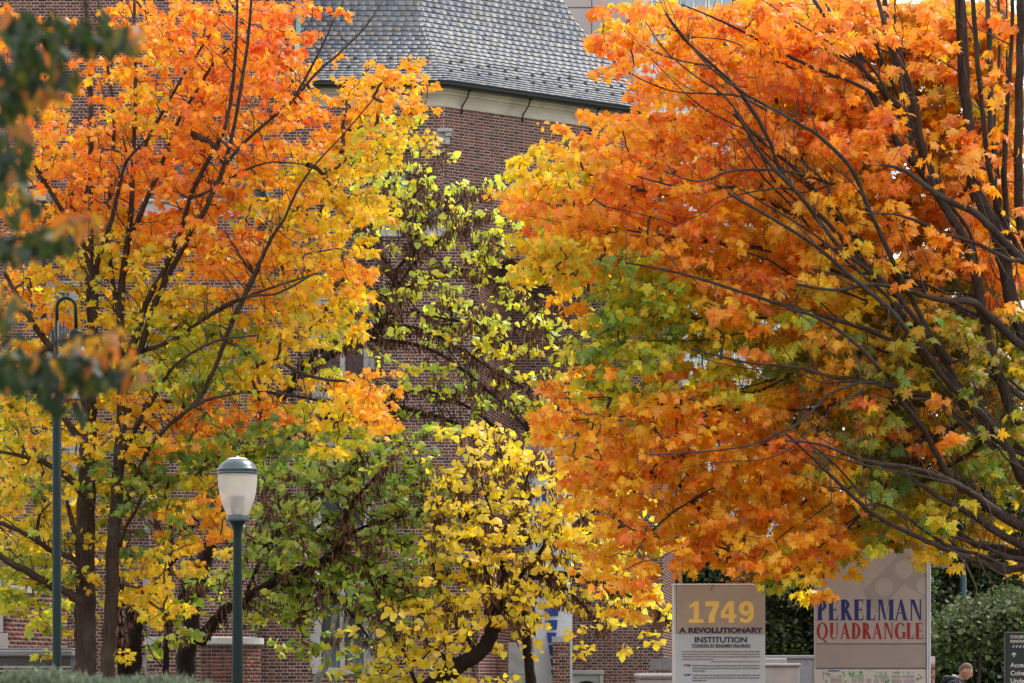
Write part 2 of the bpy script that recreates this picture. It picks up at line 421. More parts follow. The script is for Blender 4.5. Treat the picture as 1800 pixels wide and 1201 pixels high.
b = MB(); sweep(b, gp, path, zwt); b.build('gutter', M['gutter'], bld)
# iron S-brackets
def bracket(p, n):
    pts = [(.02,-.10),(.05,-.06),(.03,.0),(.06,.05),(.05,.07),(.14,.14),(.24,.24),(.30,.34),(.32,.43)]
    mb = MB(); mb.tube([(p.x+n.x*d, p.y+n.y*d, zwt+z) for d, z in pts], [.028,.022,.02,.022,.02,.018,.018,.02,.03], 6)
    mb.tube([(p.x+n.x*.30, p.y+n.y*.30, zwt+.40), (p.x+n.x*.42, p.y+n.y*.42, zwt+.40)], .022, 6)
    mb.build('gutter_bracket', M['iron'], bld)
for px in (560, 650, 741): bracket(Vector((X(px,Y1), Y1)), Vector((0,-1)))
for px in (810, 917, 1037): bracket(PC + ud*solve_len(px), nd)
# corner corbel stone
b = MB(); cz1, cz0 = Z(227,Y1), Z(254,Y1)
n = 8; c0 = PC + Vector((-.24,0))
vs = []
for i in range(n+1):
    t = i/n; ang = t*math.pi/2
    vs += [(xc-.16+.26*math.sin(ang)*1.0, Y1-.02-.17*(1-math.cos(ang)), cz0+(cz1-cz0-.08)*t)]
b.box(xc-.16, xc+.16, Y1-.03, Y1+.12, cz0, cz1, .01)
b.box(xc-.13, xc+.22, Y1-.16, Y1+.12, cz1-.09, cz1-.003, .012)
b.box(xc+.05, xc+.20, Y1-.13, Y1+.12, cz1-.19, cz1-.092, .012)
b.box(xc+.04, xc+.15, Y1-.09, Y1+.12, cz0-.01, cz1-.193, .012)
for i in range(6):
    a = i/5*math.pi/2; r = .22
    b.box(xc-.14+.16*math.sin(a), xc-.10+.16*math.sin(a), Y1-.06, Y1, cz0+.02+r*(1-math.cos(a))*.9, cz0+.07+r*(1-math.cos(a)), .006)
b.build('corbel', M['palestone'], bld)

# slate roof: bell-cast profile, courses laid as separate slates
NR = 40; e = .157
rprof = [(-.50, .535)]     # d = distance inward from wall (negative = over gutter), z above zwt
for i in range(NR):
    t = min(1, max(0, (i-1)/21)); ang = R(31 + 36*t*t*(3-2*t)); d, z = rprof[-1]; rprof.append((d + e*math.cos(ang), z + e*math.sin(ang)))
SILY = [-400,-60,0,39,74,105,140,171,200]; SILX = [800,957,987,1013,1042,1069,1101,1138,1142]
def cright(d, z):
    A_, B_ = offs(path, 1, -d), offs(path, 2, -d); t_ = (B_-A_).normalized(); lo, hi = 0, 30
    for _ in range(40):
        m_ = (lo+hi)/2; p_ = A_+t_*m_; px = 900+p_.x*FPX/p_.y; py = HOR-(zwt+z-EYE)*FPX/p_.y
        if px < np.interp(py, SILY, SILX): lo = m_
        else: hi = m_
    return A_ + t_*lo
CRT = {round(d,5): cright(d, z) for (d, z) in rprof}
def roffs(k, d):
    if k < 2: return offs(path, k, -d)
    c_ = CRT[round(d,5)]
    return c_ if k == 2 else c_ + u3*9
rng = np.random.default_rng(3)
SP = np.array([(.18,.195,.22),(.15,.165,.195),(.21,.22,.235),(.125,.14,.17),(.235,.24,.24),(.175,.185,.185),(.19,.175,.155)])
SPW = np.array([.28,.24,.16,.12,.06,.11,.03])
SV = []; SCc = []; SBIG = []
roof = None
under = MB()
uv = []
for (d, z) in rprof:
    row = [roffs(k, d) for k in range(4)]
    uv.append([(p.x, p.y, zwt+z-.02) for p in row])
for i in range(len(uv)-1):
    for k in range(3):
        under.add([uv[i][k], uv[i][k+1], uv[i+1][k+1], uv[i+1][k]], [(0,1,2,3)])
roof = under.build('roof', M['lead'], bld)
for i in range(NR):
    (d0, z0), (d1, z1) = rprof[i], rprof[i+1]
    d0b, z0b = d0, z0
    for k in range(3):
        A0, B0 = roffs(k, d0b), roffs(k+1, d0b); A1, B1 = roffs(k, d1), roffs(k+1, d1)
        t = (B0-A0).normalized(); nn = Vector((t.y, -t.x)); L0 = (B0-A0).length
        s0a, s0b = 0, L0; s1a, s1b = (A1-A0).dot(t), (B1-A0).dot(t)
        pos = (i % 2)*.115 - .23 + rng.uniform(-.02,.02) + min(0, s1a)
        while pos < max(s0b, s1b):
            wd = .225 + rng.uniform(-.035,.045)
            if k == 2 and rng.random() < .0: break
            a, c = pos, pos + wd - .009
            # clip to trapezoid at low and high edge
            la, lc = max(a, s0a), min(c, s0b); ha, hc = max(a, s1a), min(c, s1b)
            pos += wd
            if lc - la < .02 and hc - ha < .02: continue
            if la >= lc: la = lc = (la+lc)/2
            if ha >= hc: ha = hc = min(max((ha+hc)/2, s1a), s1b)
            th = .014; jt = rng.uniform(-.003,.004); drop = rng.uniform(-.004,.007)
            slope = Vector((0,0)) ; 
            def pt(s, dd, zz, lift): 
                p = A0 + t*s - nn*(dd-d0b) + nn*lift*.6; return (p.x, p.y, zwt+zz+lift*.8)
            dz = (z1-z0)/max(1e-6,(d1-d0)); 
            low = (d0b - drop*math.cos(math.atan(dz)), z0b - drop*math.sin(math.atan(dz)))
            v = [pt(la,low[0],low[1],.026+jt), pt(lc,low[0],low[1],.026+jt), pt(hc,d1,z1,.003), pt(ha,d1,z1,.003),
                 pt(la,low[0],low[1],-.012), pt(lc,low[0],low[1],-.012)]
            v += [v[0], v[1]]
            SV.append(v); cc = SP[rng.choice(7, p=SPW)]*rng.uniform(.92,1.08); SCc.append(cc); SBIG.append((k, i))
SV = np.array(SV); SCc = np.array(SCc); SB = np.array(SBIG)
FS = [(0,1,2,3),(4,5,7,6),(4,0,3),(5,2,1)]
ink = np.where((SB[:,0] < 2) & (SB[:,1] < 24) & (SV[:,0,0] > X(530,Y1)))[0]
sel = rng.choice(ink, min(290, len(ink)), replace=False); mk = np.ones(len(SV), bool); mk[sel] = False
def slmesh(V6, c, origin=None):
    k = len(V6); lp = []; ct = []
    for j in range(k):
        for f in FS: lp += [j*8+q for q in f]; ct.append(len(f))
    return npmesh('slate', V6.reshape(-1,3) - (0 if origin is None else origin), lp, ct, M['slate'], col=(np.repeat(c, 8, 0).reshape(-1,8,3)*np.array([1,1,1,1,.38,.38,.38,.38])[None,:,None]).reshape(-1,3))  # butt edges darkened: course shadow plus edge dirt and moss painted into the colour
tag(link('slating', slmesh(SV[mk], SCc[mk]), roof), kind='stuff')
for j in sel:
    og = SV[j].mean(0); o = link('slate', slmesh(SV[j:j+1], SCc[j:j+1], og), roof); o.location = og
# snow guards
b = MB(); b.lathe([(.035,0),(.045,.02),(.035,.05),(.012,.06)], n=8); gm = None
def guard(P, first=[None]):
    if first[0] is None:
        mb = MB(); mb.lathe([(.035,0),(.042,.02),(.035,.045),(.012,.06)], n=8); mb.box(-.045,.045,-.03,.0,.0,.06,.01); first[0] = mb.build('snow_guard', M['lead'], roof); o = first[0]
    else: o = bpy.data.objects.new('snow_guard', first[0].data); COL.objects.link(o); o.parent = roof
    o.location = P
for (r, off) in ((4, 0.0), (5, .42), (7, .15), (8, .55)):
    d, z = rprof[r]
    for k in (0, 1):
        A, B = roffs(k, d), roffs(k+1, d); t = (B-A).normalized(); L = (B-A).length; s = off + .25
        while s < L-.1:
            p = A + t*s; guard((p.x, p.y, zwt+z+.005)); s += .86
# dark flank patch and copper flashing where the roof meets the taller block
b = MB(); fp = [(XT+.02, Y1-.47, zwt+.52)]
for (d, z) in rprof[:26:2]: fp.append((XT+.02, Y1+d-.02, zwt+z+.03))
vs = []; 
for p in fp[1:]: vs += [(p[0]-.10, p[1]-.02, p[2]+.06), (p[0]+.10, p[1], p[2]+.0)]
b.add(vs, [(2*i, 2*i+1, 2*i+3, 2*i+2) for i in range(len(vs)//2-1)])
b.box(X(478,Y1), X(516,Y1), Y1-.50, Y1-.06, zwt+.48, zwt+.66, .02)
b.box(X(500,Y1), X(517,Y1), Y1-.5, Y1-.08, zwt+.64, zwt+.95, .02)
b.build('flashing', M['copper'], bld)

# projecting lower bay roof on the left with slates, copper flashing and stone gutter
def bay(px0, px1, pyg, side, dep=1.6, rise=1.3, flash=True):
    x0, x1 = X(px0,Y1-dep), X(px1,Y1-dep); zg = Z(pyg, Y1-dep); y0 = Y1-dep
    bm_ = MB()
    bm_.box(x0, x1, y0-.12, Y1-.02, zg-.10, zg, .03); bm_.box(x0+.04, x1-.04, y0-.06, Y1-.02, zg-.42, zg-.102, .01)
    bm_.build('bay_cornice', M['palestone'], bld)
    wl = Wall((x0+.15, y0), (x1-.15, y0), 0 if dep < 1 else zg-2.3, zg-.43, h0=.075, h1=.072); wl.build(bld)
    wr = Wall((x1-.15, y0), (x1-.15, Y1-.03), zg-2.3, zg-.43, h0=.075, h1=.072); wr.build(bld)
    sf = MB(); sf.box(x0+.16, x1-.16, y0+.01, Y1-.04, zg-2.3, zg-2.22); sf.build('soffit', M['palestone'], bld)
    # hipped lean-to
    r = MB(); nrow = 9; V = []
    for i in range(nrow):
        t0, t1 = i/nrow, (i+1)/nrow
        for (ta, tb) in ((t0, t1),):
            za, zb = zg+rise*ta+.02, zg+rise*tb
            ya, yb = y0-.1+(dep+.1)*ta, y0-.1+(dep+.1)*tb; xa, xb = x1-.0-(dep*.75)*ta, x1-(dep*.75)*tb
            xx = x0; k = 0
            while xx < xb-.05:
                wd = min(.3, xb-xx); c = random.uniform(0,1)
                x_l, x_r = xx+.004, (xx+wd-.004 if xx+wd < xb-.01 else xa)
                r.add([(x_l,ya,za+.02),(x_r,ya,za+.02),(min(x_r,xb),yb,zb),(x_l,yb,zb),(x_l,ya,za-.01),(x_r,ya,za-.01)], [(0,1,2,3),(4,5,1,0)]); xx += wd
            r.add([(xa,ya,za+.02),(x1,Y1,za+.02),(x1-.0,Y1,zb),(xb,yb,zb)], [(0,1,2,3)])
    ro = r.build('bay_roof', pbr('bay_slate', (.05,.058,.075), .5, var=.4, scale=3), bld)
    if flash:
        f = MB(); nst = 7
        for i in range(nst):
            t = i/nst; xx = x1-(dep*.75)*t + .05; zz = zg+rise*t
            f.box(xx-.25, xx+.02, Y1-.03, Y1-.012-.001*i, zz, zz+.30)
        f.build('flashing', M['copper'], bld)
bay(250, 462, 350, 1, dep=.9, rise=1.0)
bay(662, 838, 385, 1, dep=.8, rise=.35, flash=False)
bay(-40, 84, 322, 1, dep=.8, rise=.35, flash=False)
b = MB(); b.tube([W(700,247,Y1-.2), W(716,240,Y1-.2), W(722,262,Y1-.2)], .10, 6); b.box(X(706,Y1),X(722,Y1),Y1-.25,Y1-.01,Z(262,Y1),Z(244,Y1),.03)
b.box(X(704,Y1),X(712,Y1),Y1-.15,Y1-.05,Z(700,Y1),Z(262,Y1)); b.build('rainwater_head', M['copper'], bld)
b = MB(); b.tube([(X(1189,93.5),93.4,0),(X(1189,93.5),93.4,Z(300,93.5))], .05, 8); b.build('downspout', M['gutter'], bld)
# wall lantern above the ground floor window
b = MB(); b.box(X(569,Y1),X(583,Y1),Y1-.34,Y1-.14,Z(812,Y1),Z(793,Y1),.01); b.box(X(565,Y1),X(587,Y1),Y1-.38,Y1-.10,Z(793,Y1)+.003,Z(788,Y1),.015)
b.tube([(X(576,Y1),Y1-.24,Z(800,Y1)),(X(576,Y1),Y1,Z(796,Y1))], .02, 6); tag(b.build('wall_lantern', M['iron']), 'small black box lantern fixed to the brick wall above the green redbud', 'lantern')
# ------------------------------------------------------------------ free standing walls, piers, banner
def brickthing(name, label, cat, P, Q, z1, cap=.12, capo=.05, warm=.5, singles=60, thick=.45, capmat='palestone', h=.078, capname='coping'):
    o = empty(name, (0,0,0)); tag(o, label, cat)
    P = Vector(P); Q = Vector(Q); u = (Q-P).normalized(); n = Vector((u.y, -u.x))
    w_ = Wall(P, Q, 0, z1, h0=h, h1=h, warm=warm); w_.build(o, singles=singles)
    e = MB(); e.quadframe(P, u, n, 0.012, (Q-P).length-.012, .0, z1-.002, -thick, -.004); e.build('body', M['mortar'], o)
    if (Q-P).length > .1:
        for (A, B) in ((Q, Q - n*thick), (P - n*thick, P)):
            w2_ = Wall(A, B, 0, z1, h0=h, h1=h, warm=warm); w2_.build(o)
    c = MB(); L = (Q-P).length; ns = max(1, round(L/1.4))
    for i in range(ns):
        c.quadframe(P, u, n, -capo+(L+2*capo)*i/ns+.003, -capo+(L+2*capo)*(i+1)/ns-.003, z1+.001, z1+cap, -thick-capo, capo)
    c.build(capname, M[capmat], o); return o
# curved garden wall (quarter-round apse) on the left
Yc = 71.5
ca = empty('curved_wall', (0,0,0)); tag(ca, 'low curved brick wall with a pale stone coping behind the round lamp post', 'wall')
cxw, cyw, rad = X(352,Yc), Yc+2.6, 2.6; ztop = Z(1133, Yc-.3)
xr_ = X(453, Yc+1)
rad = xr_-cxw+.05; cyw = Yc + rad
seg = 14; angs = [(-math.pi/2 + (math.pi/2)*i/seg) for i in range(seg+1)]
pp = [Vector((cxw+rad*math.cos(a), cyw+rad*math.sin(a))) for a in angs]
SVc = []; ccol = []
for i, (z, h) in enumerate(course_z(0, ztop, .078, .078)):
    s = -.1*(i % 2) - .05; L = rad*math.pi/2; k = 0
    while s < L:
        ln = .10 if k % 3 else .19; s0, s1 = max(0, s)+.006, min(L, s+ln)-.006; s += ln; k += 1
        if s1-s0 < .02: continue
        v = []
        for dd in (0, .010):
            for (ss, zz) in ((s0, z+.007), (s1, z+.007), (s1, z+h-.007), (s0, z+h-.007)):
                a = -math.pi/2 + ss/rad; v.append((cxw+(rad+dd)*math.cos(a), cyw+(rad+dd)*math.sin(a), zz))
        SVc.append(v); ccol.append(PAL[RNG.choice(7, p=PW/PW.sum())]*np.array([.85,.85,.82])*RNG.uniform(.8,1.25))
F8 = np.array([(4,5,6,7),(0,1,5,4),(1,2,6,5),(2,3,7,6),(3,0,4,7)])
k = len(SVc); SVc = np.array(SVc); ccol = np.array(ccol)
bk = link('wall', npmesh('wall', [(p.x,p.y,zz) for p in pp for zz in (0, ztop)], np.array([(2*i,2*i+2,2*i+3,2*i+1) for i in range(seg)]).ravel(), [4]*seg, M['mortar']), ca)
order = RNG.permutation(k); sing = order[:80]; rest = order[80:]
tag(link('brickwork', npmesh('brickwork', SVc[rest].reshape(-1,3), (F8[None]+(np.arange(len(rest))*8)[:,None,None]).ravel(), [4]*(5*len(rest)), M['brick'], col=np.repeat(ccol[rest], 8, 0)), bk), kind='stuff')
for i in sing:
    og = SVc[i].mean(0); link('brick', npmesh('brick', SVc[i]-og, F8.ravel(), [4]*5, M['brick'], col=np.repeat(ccol[i:i+1], 8, 0)), bk, og)
c = MB(); prof_c = [(-.35,0),(.05,0),(.07,.02),(.07,.15),(-.35,.17)]
vs = []; 
for a in angs:
    for (d, z) in prof_c: vs.append((cxw+(rad+d)*math.cos(a), cyw+(rad+d)*math.sin(a), ztop+z))
m5 = len(prof_c); c.add(vs, [(i*m5+j, (i+1)*m5+j, (i+1)*m5+(j+1)%m5, i*m5+(j+1)%m5) for i in range(seg) for j in range(m5)])
c.build('coping', M['palestone'], ca)
brickthing('garden_wall', 'straight low brick wall with stone coping running behind the dark maple trunks', 'wall', (X(255,Yc), Yc+.3), (cxw, Yc), ztop, cap=.17, singles=40, warm=.1)

# oblique brick buttress wall on the far left with stone quoins
Yq = 62.0
bw = brickthing('side_wall', 'tall reddish brick side wall with pale quoin stones at the far left edge', 'wall', (X(14,Yq), Yq), (X(118,Yq+3.2), Yq+3.2), Z(1040,Yq), warm=.15, singles=60, h=.081, capo=.02)
q = MB(); z = 0
for i in range(5):
    hq = .32; q.box(X(-60,Yq), X(14 if i % 2 else 6, Yq), Yq-.03, Yq+.3, Z(1175,Yq)+i*hq+.003, Z(1175,Yq)+(i+1)*hq-.003, .01)
q.build('quoin', M['palestone'], bw)
wq = Wall((X(-80,Yq), Yq+.02), (X(14,Yq), Yq+.02), 0, Z(1040,Yq), h0=.081, h1=.081); wq.build(bw)
# grey ledge and the dark panel under it
Ys = 57.0
sp = empty('loading_ledge', (0,0,0)); tag(sp, 'grey metal ledge with a dark panel beneath it at the bottom left corner', 'ledge')
l = MB(); l.box(X(-120,Ys), X(128,Ys), Ys-.1, Ys+2.6, Z(1154,Ys), Z(1143,Ys), .02); l.box(X(-120,Ys), X(128,Ys), Ys-.04, Ys+2.5, Z(1143,Ys)+.002, Z(1139,Ys), .01); l.build('ledge', M['granite'], sp)
l = MB(); l.box(X(-110,Ys), X(124,Ys), Ys, Ys+2.4, 0, Z(1154,Ys)-.003); l.build('panel', M['lead'], sp)
l = MB(); l.box(X(-110,Ys), X(124,Ys), Ys-.05, Ys-.004, Z(1174,Ys), Z(1171,Ys)); l.box(X(-110,Ys), X(124,Ys), Ys-.05, Ys-.004, Z(1181,Ys), Z(1178,Ys)); l.build('rail', M['palestone'], sp)

# brick pier in front of the banner, and the stone steps and walls by the signs
brickthing('brick_pier', 'narrow dark brick pier standing in front of the blue and white banner', 'pier', (X(972,83.6), 83.6), (X(1002,83.6), 83.6), Z(1129,83.6), cap=.14, capo=.03, warm=.25, singles=30)
brickthing('low_brick_wall', 'low dark brick wall with grey coping behind the left edge of the 1749 sign', 'wall', (X(1146,62), 62), (X(1215,62), 62), Z(1178,62), cap=.21, capo=.02, warm=.1, singles=30, capmat='granite')
s1_ = MB(); s1_.box(X(1121,57), X(1192,57), 57, 58.2, 0, Z(1194,57), .02); s1_.box(X(1118,57), X(1192,57), 56.94, 58.25, Z(1194,57)+.002, Z(1183,57), .04)
tag(s1_.build('stone_bench', M['concrete']), 'pale stone block bench at the lower left corner of the 1749 sign', 'bench')
s1_ = MB(); s1_.box(X(1330,56), X(1406,56), 56, 57, 0, Z(1172,56), .02); s1_.box(X(1330,56), X(1408,56), 55.95, 57.05, Z(1172,56)+.002, Z(1166,56), .02); s1_.box(X(1335,58), X(1380,58), 57.6, 58.3, 0, Z(1157,58), .02)
tag(s1_.build('stone_plinth', M['concrete']), 'light concrete plinth between the 1749 sign and the granite wall', 'plinth')
gw = empty('granite_wall', (0,0,0)); tag(gw, 'grey granite retaining wall running between the two large signs', 'wall')
x = X(1330,60)
while x < X(1625,60):
    p_ = MB(); p_.box(x+.004, x+.986, 60, 60.5, 0, Z(1159,60)); p_.build('panel', M['granite'], gw); x += .99
c = MB(); c.box(X(1330,60), X(1628,60), 59.96, 60.54, Z(1159,60)+.002, Z(1152,60), .015); c.build('coping', M['granite'], gw)
brickthing('brick_pier', 'slim red brick pier with a pale cap right beside the campus map sign', 'pier', (X(1626,59), 59), (X(1643,59), 59), Z(1167,59), cap=.13, capo=.01, warm=.7, singles=12)

# tall banner on the wall
def flat(name, polys, y, mat, parent, th=.004):
    mb = MB()
    for i, p in enumerate(polys):
        yy = y - .0006*i; n = len(p)
        mb.add([(a, yy, z) for a, z in p] + [(a, y+th, z) for a, z in p], [tuple(range(n)), tuple(reversed(range(n, 2*n)))] + [(j, n+j, n+(j+1) % n, (j+1) % n) for j in range(n)])
    return mb.build(name, mat, parent)
Yb = 84.3
ban = empty('banner', (0,0,0)); tag(ban, 'tall white banner with red print above and blue blocks below, hung on the brick wall', 'banner')
def bp(px, py): return (X(px,Yb), Z(py,Yb))
nz_ = 60; vs = []; fs = []
for i in range(nz_+1):
    py = 678 + (1240-678)*i/nz_
    for j in range(9):
        u = j/8; x0p = 936 + (0 if py < 1060 else (py-1060)*.02); px = x0p + (1006-x0p)*u
        if i == 0: pyy = 678 + 42*abs(u-0)*.9
        else: pyy = py
        p = bp(px, max(pyy, 678+38*u)); vs.append((p[0], Yb+.02*math.sin(u*9+py*.01), p[1]))
for i in range(nz_):
    for j in range(8): fs.append((i*9+j, (i+1)*9+j, (i+1)*9+j+1, i*9+j+1))
mb = MB(); mb.add(vs, fs, True); mb.build('cloth', pbr('banner_cloth', (.56,.57,.60), .8, var=.08), ban)
RED = pbr('banner_red', (.46,.10,.10), .8, var=.1); BLU = pbr('banner_blue', (.012,.045,.24), .7, var=.1); LGR = pbr('banner_line', (.10,.13,.14), .8, var=.1); PNK = pbr('banner_pink', (.42,.20,.22), .8, var=.1)
P_ = lambda *a: [bp(*p) for p in a]
flat('print_pink', [P_((938,680),(960,690),(975,710),(960,712),(945,700)), P_((975,700),(1004,718),(1004,728),(975,712)), P_((937,705),(950,712),(955,740),(937,725))], Yb-.03, PNK, ban)
flat('print_red', [P_((950,748),(953,746),(956,790),(951,790)), P_((957,758),(962,752),(965,784),(959,792)), P_((937,740),(940,738),(941,800),(937,803)), P_((983,738),(987,738),(986,770),(982,768)), P_((1000,736),(1006,732),(1006,752),(1000,754)), P_((1000,770),(1006,768),(1006,796),(999,798)),
                   P_((943,782),(947,780),(949,808),(943,804)), P_((955,800),(967,796),(969,806),(956,812)), P_((976,810),(998,806),(1000,816),(978,820)), P_((966,742),(971,742),(972,766),(967,764))], Yb-.03, RED, ban)
flat('print_line', [P_((966,800),(970,790),(974,800),(978,788),(982,801),(986,794),(985,806),(968,808)), P_((957,775),(958,775),(962,810),(960,810)), P_((990,744),(991,744),(992,800),(991,800)), P_((995,744),(996,744),(997,800),(996,800)), P_((934,690),(935,690),(935,830),(934,830))], Yb-.031, LGR, ban)
bl = [P_((954,1062),(982,1056),(981,1083),(960,1083))]
for i, (a, c_, t, b_) in enumerate([(958,980,1090,1107),(961,978,1112,1129),(964,976,1134,1152),(967,974,1158,1172),(968,973,1178,1190)]): bl.append(P_((a,t),(c_,t),(c_-1.5,b_),(a+3,b_)))
bl += [P_((958,900),(966,915),(974,990),(968,990)), P_((966,1010),(970,1000),(974,1012),(975,1040),(969,1035)), P_((936,1060),(940,1050),(941,1110),(937,1100)), P_((950,860),(956,850),(962,890),(956,892))]
flat('print_blue', bl, Yb-.03, BLU, ban)

# ------------------------------------------------------------------ lettering
def text(body, size, mat, parent, x, y, z, align='CENTER', sx=1.0, off=0.0, ext=.003, shear=0, name='lettering', spacing=1.0, width=None):
    cu = bpy.data.curves.new(name, 'FONT'); cu.body = body; cu.size = size; cu.align_x = align; cu.offset = off; cu.extrude = ext; cu.shear = shear; cu.space_character = spacing; cu.resolution_u = 4
    tmp = bpy.data.objects.new('tmp', cu); COL.objects.link(tmp)
    dg = bpy.context.evaluated_depsgraph_get(); me = bpy.data.meshes.new_from_object(tmp.evaluated_get(dg)); bpy.data.objects.remove(tmp)
    co = np.zeros(len(me.vertices)*3, dtype=np.float32); me.vertices.foreach_get('co', co); co = co.reshape(-1,3)
    if width: 
        w0 = co[:,0].max()-co[:,0].min(); sx = width/w0
    co[:,0] *= sx
    out = np.stack([co[:,0], -co[:,2], co[:,1]], 1); me.vertices.foreach_set('co', out.ravel()); me.materials.clear(); me.materials.append(mat); me.update(); me.name = name
    o = link(name, me, parent, (x, y, z)); return o
# serif capitals drawn as strokes
def ring(cx, cz, rx, rz, ix, iz, a0, a1, n=14, icx=None):
    icx = cx if icx is None else icx; out = []
    for i in range(n):
        t0 = R(a0+(a1-a0)*i/n); t1 = R(a0+(a1-a0)*(i+1)/n)
        out.append([(cx+rx*math.cos(t0), cz+rz*math.sin(t0)), (cx+rx*math.cos(t1), cz+rz*math.sin(t1)), (icx+ix*math.cos(t1), cz+iz*math.sin(t1)), (icx+ix*math.cos(t0), cz+iz*math.sin(t0))])
    return out
def bx_(x0, x1, z0, z1): return [(x0,z0),(x1,z0),(x1,z1),(x0,z1)]
def ser(x0, x1, z, up): 
    e = .055; return [(x0-e,z),(x1+e,z),(x1+e*.3,z+.055*up),(x0-e*.3,z+.055*up)]
TH = .235
def glyph(ch):
    S = lambda x: [bx_(x, x+TH, 0, 1), ser(x, x+TH, 0, 1), ser(x, x+TH, 1, -1)]
    thin = lambda x: [bx_(x, x+.05, 0, 1), ser(x, x+.05, 1, -1), ser(x, x+.05, 0, 1)]
    if ch == 'P': return S(.08) + ring(.25,.725,.33,.275,.14,.21,-90,90,icx=.25) + [bx_(.2,.26,.945,1), bx_(.2,.26,.45,.505)], .62
    if ch == 'R': return S(.08) + ring(.25,.74,.31,.26,.12,.195,-90,90,icx=.25) + [bx_(.2,.26,.945,1), bx_(.2,.30,.48,.535), [(.26,.5),(.46,.5),(.74,0),(.50,0)], ser(.56,.68,0,1)], .74
    if ch == 'E': return S(.08) + [bx_(.2,.58,.945,1), bx_(.2,.48,.485,.535), bx_(.2,.60,0,.055), [(.54,1),(.58,1),(.58,.78),(.55,.78)], [(.56,0),(.62,.26),(.59,.26),(.52,.05)], bx_(.46,.495,.40,.62)], .67
    if ch == 'L': return S(.08) + [bx_(.2,.58,0,.055), [(.53,0),(.61,.28),(.57,.28),(.49,.05)]], .64
    if ch == 'M': return [bx_(.10,.17,0,1), ser(.10,.15,0,1), ser(.10,.16,1,-1), [(.12,1),(.31,1),(.54,.05),(.44,.0)], [(.47,0),(.50,.10),(.76,1),(.72,1)], bx_(.72,.72+TH,0,1), ser(.72,.72+TH,0,1), ser(.74,.72+TH,1,-1)], .97
    if ch == 'A': return [[(.34,1),(.46,1),(.76,0),(.54,0),(.34,.78)], [(.36,1),(.40,.93),(.16,0),(.08,0)], bx_(.20,.58,.32,.37), ser(.07,.14,0,1), ser(.57,.75,0,1)], .82
    if ch == 'N': return [bx_(.12,.19,0,1), ser(.12,.17,0,1), ser(.10,.20,1,-1), [(.12,1),(.33,1),(.71,.0),(.60,0)], bx_(.64,.71,0,1), ser(.65,.70,1,-1)], .82
    if ch == 'Q': return ring(.44,.5,.42,.52,.22,.455,0,360,26) + [[(.36,.06),(.50,.02),(.86,-.24),(.66,-.22)]], .90
    if ch == 'U': return [bx_(.10,.10+TH,.3,1), ser(.10,.10+TH,1,-1), bx_(.60,.67,.3,1), ser(.62,.67,1,-1)] + ring(.385,.3,.285,.32,.2,.26,180,360,icx=.43), .80
    if ch == 'D': return S(.08) + ring(.26,.5,.46,.5,.25,.435,-90,90,16,icx=.26) + [bx_(.2,.27,.945,1), bx_(.2,.27,0,.055)], .78
    if ch == 'G': return ring(.44,.5,.42,.52,.21,.455,42,330,22,icx=.46) + [bx_(.62,.62+TH*.9,.06,.44), ser(.62,.62+TH*.8,.44,-1), [(.70,.93),(.74,.93),(.74,.68),(.71,.68)]], .84
def serif(word, x0, width, z, h, y, mat, parent, name='lettering'):
    tot = 0; gl = []
    for ch in word: g, a = glyph(ch); gl.append((g, tot)); tot += a + .03
    s = width/tot; polys = []
    for g, a in gl:
        for p in g: polys.append([(x0+(a+q[0])*s, z+q[1]*h) for q in p])
    mb = MB()
    for i, p in enumerate(polys):
        ar = sum(p[j][0]*p[(j+1) % len(p)][1]-p[(j+1) % len(p)][0]*p[j][1] for j in range(len(p)))
        if ar < 0: p = p[::-1]
        yy = y - .0002*(i % 9); n = len(p); mb.add([(a, yy, b) for a, b in p], [tuple(range(n))])
    return mb.build(name, mat, parent)

# ------------------------------------------------------------------ the 1749 sign
YS = 46.0
TAUP = pbr('taupe_sign_panel', (.37,.32,.265), .55, var=.10, scale=3, dirt=((.22,.19,.16), 2.5, .4)); PALEB = pbr('pale_blue_sign_panel', (.43,.51,.56), .35, var=.05, scale=2, spec=.6)
ALU = pbr('sign_aluminium', (.52,.53,.55), .4, .6, var=.1); YEL = pbr('yellow_print', (.84,.60,.15), .6, var=.04); NAVY = pbr('navy_print', (.008,.018,.07), .6, var=.05); BLUEP = pbr('blue_print', (.004,.015,.14), .6, var=.05)
BLK = pbr('black_print', (.03,.03,.035), .6); MAR = pbr('maroon_print', (.20,.045,.05), .6); REDP = pbr('red_print', (.26,.010,.012), .6, var=.05); GREYP = pbr('grey_print', (.20,.185,.17), .6, var=.05)
sg = empty('history_sign', (X(1263,YS), YS, 0)); tag(sg, 'upright two tone sign with large yellow 1749 and A REVOLUTIONARY INSTITUTION', 'sign')
ox = X(1263,YS)
def bs(px): return X(px,YS)-ox
b = MB(); b.box(bs(1183), bs(1190)-.002, .02, .30, 0, Z(1028,YS), .008); b.box(bs(1190), bs(1344), .03, .30, 0, Z(1030,YS)-.004, .004); b.build('body', ALU, sg)
b = MB(); b.box(bs(1182), bs(1345), -.01, .31, Z(1029,YS), Z(1027,YS)+.004, .004); b.build('top_cap', pbr('sign_cap', (.62,.60,.56), .5, var=.08), sg)
b = MB(); b.box(bs(1190), bs(1345), -.012, .026, Z(1114,YS)+.004, Z(1029,YS)-.004, .004); b.build('upper_panel', TAUP, sg)
b = MB(); b.box(bs(1188), bs(1345), 0, .027, .15, Z(1114,YS)-.006, .004); lp_ = b.build('lower_panel', PALEB, sg)
S1 = YS/FPX
